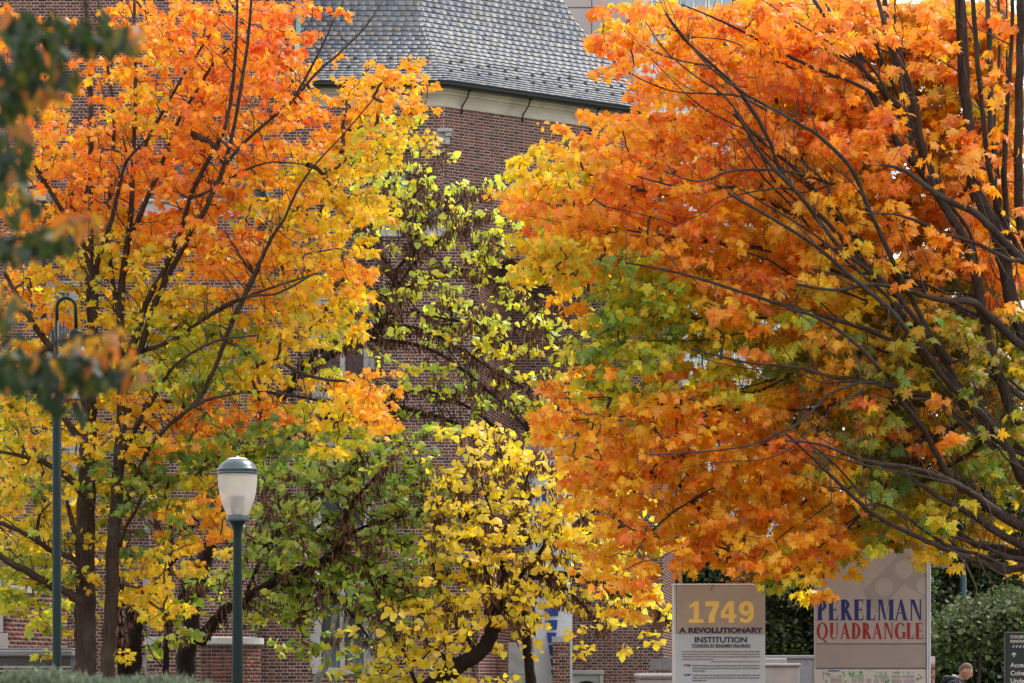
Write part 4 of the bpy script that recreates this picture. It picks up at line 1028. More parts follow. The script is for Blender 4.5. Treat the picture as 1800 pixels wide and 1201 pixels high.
def leaves_for(P, K, per, size, rng, rs, flat=.35, hang=.55, face=.55, sizevar=.3, droop=.25):
    n = len(P); cnt = rng.poisson(per, n); idx = np.repeat(np.arange(n), cnt); m = len(idx)
    r = np.sqrt(rng.random(m))*rs*rng.uniform(.6,1.3,n)[idx]; a = rng.uniform(0, 2*math.pi, m)
    tilt = rng.normal(0, .25, (n,2))[idx]
    off = np.stack([r*np.cos(a), r*np.sin(a), np.zeros(m)], 1)
    off[:,2] = off[:,0]*tilt[:,0] + off[:,1]*tilt[:,1] - droop*r*r/rs + rng.normal(0, rs*flat*.5, m)
    pos = P[idx] + off
    out = np.stack([np.cos(a), np.sin(a), np.zeros(m)], 1)
    t = out*.8 + rng.normal(0, .45, (m,3)); t[:,2] -= hang
    nn = np.stack([rng.normal(0,.6,m), rng.normal(-face,.55,m), rng.normal(.62,.5,m)], 1)
    S = (size(pos) if callable(size) else size)*np.clip(rng.normal(1, sizevar, m), .4, 1.7)
    sh = rng.random(n)[idx]; C = np.zeros((m,3))
    pals = {k: np.array(v) for k, v in PALET.items()}; ks = K[idx]
    for k in np.unique(ks):
        w_ = np.where(ks == k)[0]; p = pals[k]; j = (sh[w_]*len(p) + rng.normal(0,.9,len(w_))).astype(int).clip(0, len(p)-1); C[w_] = p[j]
    C *= rng.uniform(.82, 1.15, (m,1)); C[:,1] *= rng.uniform(.88,1.12,m)
    odd = rng.random(m) < .02; C[odd] *= np.array([.6,.4,.6])
    return pos, rotmats(t, nn), S, C
def branchset(lines, Y0, mat, parent, rng, name='branch', trunkmin=20, dy=1.0, front=0.0, nsub=5, side=7):
    """each polyline (px,py,width px) becomes a mesh of its own; returns points for twigs to grow from"""
    RP = []; s = Y0/FPX
    for ln in lines:
        pts = ln['p']; yo = ln.get('y', 0); ye = ln.get('ye', yo + rng.uniform(-dy, dy)); m = len(pts)
        ctrl = [np.array([*W(p[0], p[1], Y0+yo+(ye-yo)*(i/(max(1,m-1)))**1.2), p[2]*s/2*1.08]) for i, p in enumerate(pts)]
        out = []
        for i in range(m-1):
            p0, p1, p2, p3 = ctrl[max(0,i-1)], ctrl[i], ctrl[i+1], ctrl[min(m-1,i+2)]
            for k in range(nsub):
                t = k/nsub; q = .5*((2*p1)+(-p0+p2)*t+(2*p0-5*p1+4*p2-p3)*t*t+(-p0+3*p1-3*p2+p3)*t**3); out.append(q)
        out.append(ctrl[-1]); out = np.array(out); out[:,:3] += rng.normal(0, 1, (len(out),3))*np.minimum(.10*out[:,3:4], .012)
        mb = MB(); mb.tube([tuple(q[:3]) for q in out], [max(.004, q[3]) for q in out], side if pts[0][2] > 9 else 6, True, .07)
        nm = 'trunk' if pts[0][2] >= trunkmin else name
        o = mb.build(nm, mat, parent)
        if not ln.get('bare'): RP.append(out)
    return np.concatenate(RP)
def singles(parent, pos, Rm, S, C, tpls, mat, rng, n=250, nvar=10):
    """the foremost leaves as objects of their own, sharing a few meshes"""
    front = np.argsort(pos[:,1] - S*3)[:n*6]; front = rng.choice(front, min(n, len(front)), replace=False)
    meshes = []
    for k in range(nvar):
        j = front[rng.integers(len(front))]; tv, tf = tpls[k % len(tpls)]
        meshes.append((npmesh('leaf', tv, tf.ravel(), [3]*len(tf), mat, col=np.repeat(C[j:j+1], len(tv), 0)), C[j]))
    mc = np.array([c for _, c in meshes])
    for j in front:
        k = int(((mc-C[j])**2).sum(1).argmin()); o = bpy.data.objects.new('leaf', meshes[k][0]); COL.objects.link(o); o.parent = parent
        m4 = Matrix(Rm[j].tolist()).to_4x4(); o.matrix_local = Matrix.Translation(Vector(pos[j])) @ m4 @ Matrix.Scale(float(S[j]), 4)
    mask = np.ones(len(pos), bool); mask[front] = False; return mask
MAPLE = [maple_tpl(.25,.2), maple_tpl(.6,.45), maple_tpl(-.1,.1), maple_tpl(.9,.3)]
HEART = [heart_tpl(.3,.25), heart_tpl(.7,.4), heart_tpl(0,.12)]
OVAL = [oval_tpl(.3,.3), oval_tpl(.6,.5)]
DIAM = [diamond_tpl(.3,.3), diamond_tpl(.7,.5)]
def B(*p, **k): return dict(p=list(p), **k)
def tree(name, label, cat, base, grid, Y0, thick, lines, bark, per, lper, lsize, rs, tpls, lmat, seed, nsingle=250, deep=None, dy=1.0, twr=.0058, pods=0, front=0.0, face=.55, hang=.55, keepf=None, extra=None, prune=0, fwd=0, side=0):
    rng = np.random.default_rng(seed); o = empty(name, (0,0,0)); tag(o, label, cat)
    [l.update(y=l.get('y',0)-fwd*.6, **({'ye': l['ye']-fwd} if 'ye' in l else {'ye': rng.uniform(-dy,dy)-fwd})) for l in lines if l['p'][0][2] < 34]; roots = branchset(lines, Y0, bark, o, rng, dy=dy)
    P, K = sprays(grid, Y0, thick, per, rng)
    if keepf is not None: m = keepf(P, K, rng); P, K = P[m], K[m]
    if extra is not None: P2, K2 = extra(rng); P = np.concatenate([P, P2]); K = np.concatenate([K, K2])
    if deep is not None: K = deep(P, K, rng)
    par, order = grow(roots[:,:3], P, rng)
    twigs(roots[:,:3], None, P, par, order, M['twig'] if bark is not M['barkr'] else M['barkr'], o, rng, r0=twr)
    pos, Rm, S, C = leaves_for(P, K, lper, lsize, rng, rs, face=face, hang=hang)
    if side:
        V, F, base = [], [], 0; cand = roots[(roots[:,3] > .008) & (roots[:,3] < .07)]; ang = np.arange(4)*math.pi/2
        for _ in range(side):
            r0_ = cand[rng.integers(len(cand))]; a_ = rng.uniform(.15, 2.99) if rng.random() < .75 else rng.uniform(-2.6,-.5); L_ = rng.uniform(.25, .95); p_ = r0_[:3].copy(); q = [p_.copy()]; yv = rng.normal(-.25,.3)
            for k in range(6):
                a_ += rng.normal(0,.22); p_ = p_ + np.array([math.cos(a_)*L_/6, yv*L_/6, math.sin(a_)*L_/6]); q.append(p_.copy())
            q = np.array(q); rr_ = np.linspace(min(.013, r0_[3]*.45), .0025, 7)
            for j in range(7):
                for m in range(4): V.append(q[j]+rr_[j]*np.array([math.cos(ang[m])*.8, math.sin(ang[m]), math.cos(ang[m])*.6]))
            for j in range(6):
                for m in range(4): F.append((base+j*4+m, base+j*4+(m+1)%4, base+(j+1)*4+(m+1)%4, base+(j+1)*4+m))
            base += 28
        tag(link('branchlets', npmesh('branchlets', np.array(V), np.array(F).ravel(), [4]*len(F), bark if bark is M['barkr'] else M['twig'], smooth=True), o), kind='stuff')
    if prune:
        keep = np.ones(len(pos), bool)
        rp = roots[roots[:,3] > .022]
        for a0 in range(0, len(pos), 4000):
            q = pos[a0:a0+4000]; dx = q[:,None,0]-rp[None,:,0]; dz = q[:,None,2]-rp[None,:,2]; hit = ((dx*dx+dz*dz) < (rp[None,:,3]+.055)**2) & (q[:,None,1] < rp[None,:,1]+.02)
            keep[a0:a0+4000] = ~(hit.any(1) & (rng.random(len(q)) < prune))
        pos, Rm, S, C = pos[keep], Rm[keep], S[keep], C[keep]
    mask = singles(o, pos, Rm, S, C, tpls, lmat, rng, n=nsingle) if nsingle else np.ones(len(pos), bool)
    scatter('foliage', tpls, pos[mask], Rm[mask], S[mask], C[mask], lmat, o, rng)
    if pods:
        A = np.where((par >= 0)[:,None], P[np.maximum(par,0)], roots[:,:3][np.maximum(-1-par,0)]); use = (rng.random(len(P)) < pods) & (np.linalg.norm(P-A, axis=1) < 2.5)
        A, E = A[use], P[use]; n = len(A); cl = rng.poisson(3.4, n); ci = np.repeat(np.arange(n), cl); f = rng.random(len(ci))[:,None]; cen = A[ci]+(E[ci]-A[ci])*f
        rr = roots[rng.integers(len(roots), size=int(len(roots)*1.6))]; rr = rr[rr[:,3] < .12][:, :3]; cen = np.concatenate([cen, rr])
        cnt = rng.poisson(9, len(cen)); idx = np.repeat(np.arange(len(cen)), cnt); pp_ = cen[idx] + rng.normal(0, 1, (len(idx),3))*np.array([.085,.085,.035])
        pp_ = pp_[pp_[:,2] > EYE+.6]; m = len(pp_)
        t = rng.normal(0, .22, (m,3)); t[:,2] = -1; nn = rng.normal(0,1,(m,3)); nn[:,2] = 0
        cc = np.array([(.19,.10,.075),(.13,.068,.052),(.26,.145,.11),(.08,.042,.034)])[rng.integers(4, size=m)]
        scatter('seed_pods', [pod_tpl()], pp_, rotmats(t, nn), rng.uniform(.09,.165,m), cc, M['pod'], o, rng)
    return o

# --- left maple
def denser(g): return {k: (c, min(9, d+1) if d >= 3 else d) for k, (c, d) in g.items()}
LM = parse({
0:(0,'o2 o2 o1 o2 o5 o6 o7 o8 o8 r8 o3 o1'),
1:(0,'o4 o2 o1 o2 o5 o7 o7 o8 o8 r8 o5 o1'),
2:(0,'o5 o4 o2 o3 a7 a7 o8 o8 o8 o9 a4 o1 a3 a5 a5'),
3:(0,'o4 a5 o2 o3 y7 y7 o8 o8 o7 a7 o4 o3 a6 a8 a6'),
4:(0,'o4 o4 o2 o5 y7 o8 o8 o8 o6 o3 o5 o4 a8 y8 y3'),
5:(0,'a6 a7 o8 o8 o8 o9 o9 o8 o8 a7 a6 y5 y8 y5'),
6:(0,'a4 o4 o8 o9 o9 o9 o9 o8 a5 a4 y8 y8 y6 y1'),
7:(0,'o6 a6 o8 o8 o8 o9 o8 o7 y6 y8 y8 a8 y7 y3'),
8:(0,'o4 a6 a8 y8 y8 a8 a7 o8 o8 a8 y6 y5 y5 .0'),
9:(0,'y3 y4 y5 y4 y6 y4 y3 o8 o8 a8 a8 a8 a8'),
10:(0,'a5 a6 y3 y3 y5 y8 y9 a8 a9 a8 y8 y8 a5'),
11:(0,'a3 a3 y4 y5 y7 g9 g9 g9 y9 y9 y8 g8 y3'),
12:(0,'a5 a5 a4 y3 y7 g9 g9 g9 g9 y9 y2 g2'),
13:(0,'G4 G4 a4 y4 y6 g8 g8 g8 y9 y6 y1 y2 a8 a6'),
14:(0,'y8 y8 y6 y4 a6 a8 o8 o8 o8 o8 g8 y9 y9 a7'),
15:(0,'g8 y8 y7 y5 g7 a8 g9 g9 G9 G9 G9 y8 g4'),
16:(0,'y8 G8 y7 G7 y6 G8 g8 G9 g7 G3'),
17:(0,'y7 y7 y6 G8 G8 G8 g7 a6 G2'),
18:(0,'y8 y7 y5 y3 G3 G2 a4 a4'),
19:(0,'g7 g7 y4 a3 y5 y5 y3 y1'),
20:(0,'g7 g7 g5 y2 y6 y6 y2'),
21:(0,'g3 g4 y3 .0 y2 y4 y1'),
22:(0,'.0 g2 y2 .0 y1'),
})
LML = [
 B((152,1215,40),(151,1150,35),(150,1060,34),(150,950,32),(152,850,30),(156,760,27),(158,700,25), ye=0),
 B((157,720,18),(140,672,14),(112,640,12),(65,580,10),(30,520,8),(8,480,6), y=0),
 B((158,710,22),(160,640,18),(165,560,14),(165,490,13),(150,440,10),(132,400,8),(112,375,8),(60,290,6),(10,220,4)),
 B((166,500,10),(172,460,9),(192,400,8),(205,350,7),(216,300,6),(227,278,5),(262,240,3), ye=-1.2),
 B((227,278,4),(221,262,3),(216,240,2), ye=-1.2),
 B((188,1215,26),(190,1150,24),(195,1050,22),(200,950,22),(207,850,20),(212,760,18),(215,700,16),(213,640,15),(212,560,13),(217,480,12),(228,400,10),(232,330,8),(236,240,7),(238,120,6),(236,0,5), ye=.5),
 B((213,650,12),(240,590,11),(257,533,10),(290,470,9),(320,400,8),(333,350,7),(360,293,7),(393,233,6),(408,160,6),(415,80,5),(417,-10,4), ye=-1.0),
 B((215,700,11),(245,620,11),(277,523,10),(312,455,9),(340,400,8),(360,370,8),(393,293,7),(412,220,6),(424,150,6),(437,60,5),(442,-10,4), ye=-1.5),
 B((228,420,9),(267,330,8),(300,250,7),(313,213,6),(345,160,5),(380,107,5),(430,60,3), ye=.2),
 B((236,300,6),(262,240,6),(290,190,5),(330,120,4),(370,60,3),(400,0,3)),
 B((210,560,9),(196,480,8),(190,400,8),(196,300,7),(200,200,6),(180,60,5),(172,-10,5), ye=1.2),
 B((160,600,12),(158,500,11),(160,420,10),(159,300,9),(160,200,8),(157,100,8),(150,-10,7), ye=1.5),
 B((142,1058,17),(120,1043,14),(94,1032,13),(53,1008,12),(20,990,11),(-30,960,10), ye=-.8),
 B((144,1010,14),(132,985,10),(91,968,9),(72,956,8),(40,936,8),(-10,915,7)),
 B((150,870,16),(120,840,12),(80,815,9),(30,800,6),(-20,790,4)),
 B((148,1020,12),(138,960,10),(125,910,8),(118,880,5), ye=-.4),
 B((155,780,15),(130,760,13),(108,730,9),(70,700,6),(40,640,5)),
 B((72,955,5),(66,930,4),(70,905,4),(88,885,3), ye=-1),
 B((213,800,12),(240,750,9),(270,700,7),(310,640,5),(380,600,4),(450,590,3), ye=-1.5),
 B((208,905,12),(228,870,8),(255,800,7),(300,745,6),(360,705,5),(430,690,3), ye=-1.5),
 B((210,960,8),(222,925,7),(240,895,6),(250,870,4)),
 B((240,620,9),(300,600,7),(360,560,6),(420,528,5),(480,505,4),(560,480,3), ye=-1.3),
 B((404,575,8),(430,520,8),(447,485,8),(462,450,6),(480,415,5),(500,385,4),(515,350,4),(545,300,3),(600,240,2),(660,170,2), ye=-1.8, y=-1.0),
 B((360,560,6),(404,532,6),(447,520,5),(490,515,4),(545,485,3), y=-1, ye=-1.6),
 B((300,745,7),(350,700,7),(380,640,7),(395,600,7),(406,570,7), y=-.8, ye=-1),
 B((447,485,5),(430,462,4),(410,430,3),(395,405,2), y=-1.1, ye=-1.4),
 B((333,350,5),(380,330,5),(430,300,4),(480,285,3),(540,290,2), y=-.9),
 B((480,205,5),(520,170,5),(555,130,5),(600,90,4),(640,50,3),(673,2,2), y=-.5, bare=1),
 B((490,215,5),(530,150,5),(562,90,4),(585,40,3),(605,0,2), y=-.5, bare=1),
 B((393,293,6),(430,250,6),(470,215,5),(500,190,4),(530,150,3), y=-.9),
 B((565,78,2),(566,62,2),(572,52,1.5), y=-.5, bare=1), B((562,90,2),(545,72,1.5),(538,50,1), y=-.5, bare=1), B((614,78,2),(600,66,1.5),(596,50,1), y=-.5, bare=1), B((645,45,2),(652,33,1.5),(660,30,1), y=-.5, bare=1),
 B((500,640,6),(540,660,6),(600,670,5),(660,665,4),(700,670,3), y=-1.2), B((400,690,6),(470,690,6),(540,700,5),(620,720,4)),
]
lm = tree('maple_tree', 'tall left maple, orange above and yellow green below, behind the green gooseneck lamp', 'tree', None, denser(LM), 55.0, 1.9, LML, M['bark'], 8.6, 20, .104, .22, MAPLE, M['leaf'], 11, prune=.75, fwd=.9, side=700, nsingle=280, face=.6)

# --- redbuds behind it
RB = parse({
4:(12,'l2 l5 l3'), 5:(12,'l5 l8 l7 l2'), 6:(12,'l4 l8 l8 l4 l4 l1'), 7:(12,'l4 l6 l8 l7 l8 l5 l2'), 8:(12,'l2 l3 l3 l4 l6 l7'),
9:(13,'l2 l4 l4 l5 l6 l3'), 10:(12,'l3 l6 l6 l6 l5 l2 l5 l3 l1'), 11:(12,'l4 l6 l4 l6 l7 l7 l7 l7 l2'), 12:(12,'l2 l3 l3 w4 w4 w5 w3 w5 l2'),
13:(13,'L2 w5 L5 L5 l4 l5 w5 w1'), 14:(14,'L2 l1 l3 L4 L4 w2'), 15:(18,'w2'),
})
RBL = [
 B((320,1215,36),(325,1190,34),(335,1100,31),(345,1040,28),(362,980,26),(380,925,24),(398,870,22),(425,825,19),(470,790,16),(507,775,14),(545,752,12),(590,725,9),(650,712,8),(700,715,7),(760,730,6),(820,755,5),(880,800,4), ye=-.5),
 B((398,870,20),(425,800,19),(460,735,17),(500,690,16),(545,657,15),(562,637,15),(600,612,14),(630,596,13),(662,578,12),(682,556,10),(697,540,9),(700,515,7),(695,480,6),(725,440,5),(732,400,4),(722,370,3), ye=.2),
 B((470,720,13),(510,668,12),(540,636,12),(570,607,11),(585,585,10),(605,535,8),(622,490,7),(640,440,5),(642,400,3), ye=.6),
 B((600,612,7),(625,570,6),(655,545,5),(680,530,4),(710,520,3)),
 B((545,752,8),(600,735,7),(660,720,7),(720,725,6),(790,745,5),(850,775,4),(900,800,3)),
 B((650,712,7),(700,690,6),(760,690,5),(830,720,5),(890,770,4),(930,830,3)),
 B((640,598,7),(690,600,7),(745,610,6),(800,640,6),(850,680,5),(900,725,4),(940,770,3)),
 B((662,578,6),(720,575,6),(770,592,5),(820,620,5),(880,660,4),(960,700,3),(1020,735,2)),
 B((700,515,5),(750,490,7),(790,478,7),(830,478,6),(880,500,5),(940,520,4),(990,540,3), ye=-.6),
 B((722,545,4),(780,560,4),(850,570,4),(920,580,3),(990,610,2), ye=-1),
 B((695,480,5),(660,440,4),(640,400,3),(610,385,2)), B((732,400,4),(780,370,4),(830,345,3),(860,340,2)), B((700,500,4),(740,450,4),(790,410,3),(850,380,2)), B((725,440,4),(700,380,4),(680,330,3),(690,280,2),(680,240,2)), B((700,380,3),(740,330,3),(760,300,2)),
]
rb = tree('redbud_tree', 'lime yellow redbud hung with brown pods in the centre before the canted brick tower', 'tree', None, RB, 63.0, 1.8, RBL, M['barkr'], 8.6, 10.5, .102, .2, HEART, M['leafr'], 21, nsingle=260, pods=.9, side=500, twr=.0065, face=.45, hang=.3)
RV = parse({
15:(11,'L2 L5 L6 L6 L2'), 16:(9,'v6 v8 v9 v9 v8 v7 v2'), 17:(8,'v2 v8 v9 v9 v9 v9 v9 v5'), 18:(8,'v5 v8 v9 v9 v8 v9 v9 v4'), 19:(8,'v4 v7 v8 v8 v8 v9 v8 v4'),
20:(6,'L3 L3 v4 v8 v8 v7 L7 v8 v8 v3'), 21:(5,'L4 L5 L3 v5 v6 L5 L4 L4 v7 v3'), 22:(5,'L5 L5 .0 .0 L2 L3 L2 L3 L1'), 23:(11,'L3 L2'),
})
RVL = [
 B((232,1215,28),(235,1170,26),(238,1110,24),(262,1058,15),(289,1005,15),(312,965,15),(334,925,14),(352,885,12),(370,840,8)),
 B((237,1120,16),(225,1070,16),(218,1040,12),(205,1010,8)),
 B((215,1215,14),(213,1150,12),(212,1100,11),(206,1060,9)),
 B((350,1130,24),(372,1098,19),(400,1070,17),(430,1052,16),(500,1012,15),(560,990,13),(592,968,11),(608,940,9),(610,900,8),(640,860,6),(680,820,5), ye=-1.2),
 B((608,940,6),(660,920,6),(720,905,5),(770,895,3), ye=-.6), B((500,1012,7),(560,1030,6),(600,1060,5),(640,1110,4),(670,1160,3)), B((430,1052,6),(470,960,6),(520,900,5),(580,850,4),(640,800,3)),
 B((470,1030,6),(520,960,6),(600,900,5),(690,860,4),(760,850,3)), B((592,968,6),(660,1000,6),(720,1050,4),(750,1080,3)), B((300,1090,10),(322,1045,8),(336,1010,6),(345,990,4)), B((293,1215,12),(292,1150,10),(294,1100,9),(285,1060,6),(288,930,4)),
 B((288,1000,7),(287,960,6),(278,925,5),(268,905,4)), B((287,960,5),(300,925,4),(306,905,3)),
]
rv = tree('redbud_tree', 'low dark green redbud with hanging pods right behind the acorn lamp', 'tree', None, RV, 61.0, 1.5, RVL, M['barkr'], 9.5, 13, .106, .24, HEART, M['leafr'], 22, nsingle=200, pods=.5, side=200, twr=.0055, face=.45, hang=.25)
RY = parse({
15:(15,'Y4 Y6 Y7 Y4'), 16:(15,'Y6 Y8 Y8 Y8 Y8 Y5'), 17:(15,'Y6 Y8 Y8 Y9 Y9 Y8 Y7 Y2'), 18:(15,'Y5 Y9 Y9 Y9 Y9 Y8 Y8 Y3'), 19:(15,'Y6 Y8 Y8 Y8 Y8 Y8 Y8 Y3'),
20:(14,'Y3 Y7 Y9 Y8 Y8 Y8 Y6 Y8 Y7 Y1'), 21:(13,'Y6 Y7 Y9 Y8 Y6 Y6 Y5 Y5 Y7 Y8 Y5'), 22:(12,'w3 w6 Y8 Y8 Y7 Y4 Y3 Y1 Y3 Y1 Y4 Y2'), 23:(12,'w3 w7 w8 Y6 Y3 Y2'),
})
RYL = [
 B((735,1225,32),(770,1195,30),(800,1175,28),(840,1150,26),(868,1110,25),(885,1072,24),(893,1045,19),(884,1010,11),(884,960,8),(880,930,7),(850,905,5),(820,882,3), ye=-.2),
 B((880,935,6),(905,910,5),(920,870,4),(930,820,3)), B((872,1085,13),(866,1060,12),(862,1040,9),(850,990,5),(830,930,4),(800,850,3)), B((893,1050,10),(930,1020,9),(965,1008,9),(1010,1012,8),(1060,1025,6),(1120,1055,4),(1165,1080,3), ye=-.6),
 B((965,1008,6),(1000,1040,5),(1030,1070,4),(1060,1110,3)), B((893,1048,7),(940,980,6),(1000,930,5),(1060,890,4),(1110,880,3)), B((884,960,5),(850,860,4),(840,800,3)), B((840,1150,9),(800,1090,7),(770,1030,5),(760,960,4),(780,880,3)),
 B((800,1175,8),(740,1120,7),(700,1100,5),(660,1080,3)), B((925,1100,14),(928,1150,16),(935,1215,20), y=.8, ye=.8), B((925,1100,12),(922,1060,9),(935,1000,6),(960,950,4), y=.8), B((735,1215,8),(715,1160,7),(690,1110,6),(670,1060,5),(640,1000,4)),
]
ry = tree('redbud_tree', 'bright yellow redbud with a bent dark trunk left of the blue and white banner', 'tree', None, RY, 60.0, 1.6, RYL, M['barkr'], 9.0, 12, .100, .22, HEART, M['leafr'], 23, nsingle=220, pods=.45, twr=.0055, face=.5, hang=.4)

# slim grey-barked tree by the ground floor window
gt = empty('young_tree', (0,0,0)); tag(gt, 'slim smooth grey barked small tree in front of the ground floor window', 'tree')
rg = np.random.default_rng(31)
ro_ = branchset([B((548,1225,15),(560,1190,13),(572,1170,12),(580,1140,12),(600,1117,12),(608,1090,11),(614,1060,8),(612,1010,5)), B((582,1125,9),(586,1095,8),(592,1068,7),(596,1020,4)), B((604,1112,6),(615,1109,5),(628,1107,4),(640,1098,3))], 68.0, M['barkg'], gt, rg, trunkmin=14, dy=.2)
Pg, Kg = sprays(parse({20:(11,'L1 L2 L1'), 19:(11,'L1 L2')}), 68.0, .5, 4, rg); pa_, od_ = grow(ro_[:,:3], Pg, rg); twigs(ro_[:,:3], None, Pg, pa_, od_, M['twig'], gt, rg, r0=.004)
a_ = leaves_for(Pg, Kg, 6, .09, rg, .2); scatter('foliage', HEART, *a_, M['leafr'], gt, rg)
# bare grey climber stems on the wall
vn = empty('climbing_vine', (0,0,0)); tag(vn, 'leafless pale vine stems climbing the brick wall above the green redbud', 'vine')
rvn = np.random.default_rng(5); mbv = MB()
for (ax, ay, sp_, n_) in ((615,790,60,9),(560,720,60,6),(600,470,60,16),(500,430,50,8),(690,520,60,8),(120,600,70,14),(60,560,50,8),(430,180,40,5)):
    for _ in range(n_):
        x, y = ax+rvn.uniform(-sp_,sp_), ay+rvn.uniform(-20,35); an = rvn.uniform(-2.6,-.5); pts_ = []
        for k in range(9):
            pts_.append((X(x,Y1), Y1-.04-.02*rvn.random(), Z(y,Y1))); an += rvn.normal(0,.45); x += 7*math.cos(an); y += 7*math.sin(an)
        mbv.tube(pts_, list(np.linspace(.014,.004,9)), 5)
tag(mbv.build('stems', pbr('grey_vine', (.20,.18,.165), .9, var=.3), vn), kind='stuff')

# --- right maple
RM = parse({
0:(20,'.0 o3 o8 o7 o8 o6 o9 o9 o9 o9 o9 o8 o8 o8 o8 o8'),
1:(20,'.0 o5 o8 o7 o8 o9 o9 o9 o9 o9 o8 o8 o8 o7 o7 o7'),
2:(21,'o3 o5 o4 o7 o8 o9 o9 o9 o9 o8 o7 o7 o7 o6 o6'),
3:(21,'.0 o2 o6 o8 o8 o7 o5 o8 o9 o8 o7 o6 o6 o6 o6'),
4:(18,'.0 a1 o3 o7 o9 o9 o9 o9 o8 o9 o8 o8 o8 o7 o8 o6 o6 o6'),
5:(18,'y3 y8 a8 o9 o9 o9 o9 o9 o9 a8 a8 a8 o7 o8 o8 o8 o8 o6'),
6:(17,'a2 a8 y9 a9 o9 o9 o9 o9 o9 a8 a7 a8 a8 o8 o8 o7 o6 o6 o4'),
7:(18,'o7 o9 o9 o9 o9 o9 o9 a8 a8 a7 a8 a8 a8 a8 o7 o6 o6 o6'),
8:(18,'y5 y9 y9 a9 o9 o9 o9 o9 a8 a8 a8 a8 o8 o8 o7 o7 o6 o6'),
9:(18,'y6 y9 a9 g9 g8 a9 o9 o9 o9 o9 y8 y8 y8 o8 o8 o8 o8 o6'),
10:(19,'a1 y3 g8 g8 g7 y8 a8 o7 o8 a8 y8 a8 d8 a8 d8 a7 d6'),
11:(20,'y3 g9 g9 G8 g7 y8 y6 g7 a8 y8 d9 d9 d9 d8 d8 d7'),
12:(20,'g6 g9 g8 g6 g7 g7 d4 g5 a8 d9 d9 d9 d9 d8 d8 d7'),
13:(19,'o2 o4 g7 g7 o7 o8 g7 g5 y7 a8 y8 d9 d9 d9 d8 d8 d7'),
14:(19,'o8 o9 o7 o8 o9 o9 o9 a8 a7 a7 d8 d8 d9 D8 D8 d8 d7'),
15:(19,'o5 o9 o8 o8 o9 o9 o9 o9 o8 o8 d8 d8 D8 D8 d8 g7 d6'),
16:(19,'o1 o8 o8 o9 o9 o8 o8 o8 o8 a8 d8 g8 G8 d8 d7 G7 g6'),
17:(20,'o6 o6 a5 o4 o8 o8 o8 o9 a8 a8 g8 d8 d8 g7 d6 g5'),
18:(21,'o6 o7 o5 o7 o8 o8 o8 o9 a9 g8 d8 y8 g6 y4 d4'),
19:(20,'o2 o6 o4 o2 o4 o2 o5 o8 a8 g7 g1 .0 y3 y3 y2 y3'),
20:(21,'o2 o4 .0 .0 .0 .0 g3 y5 o1'),
21:(21,'o1 o1'),
})
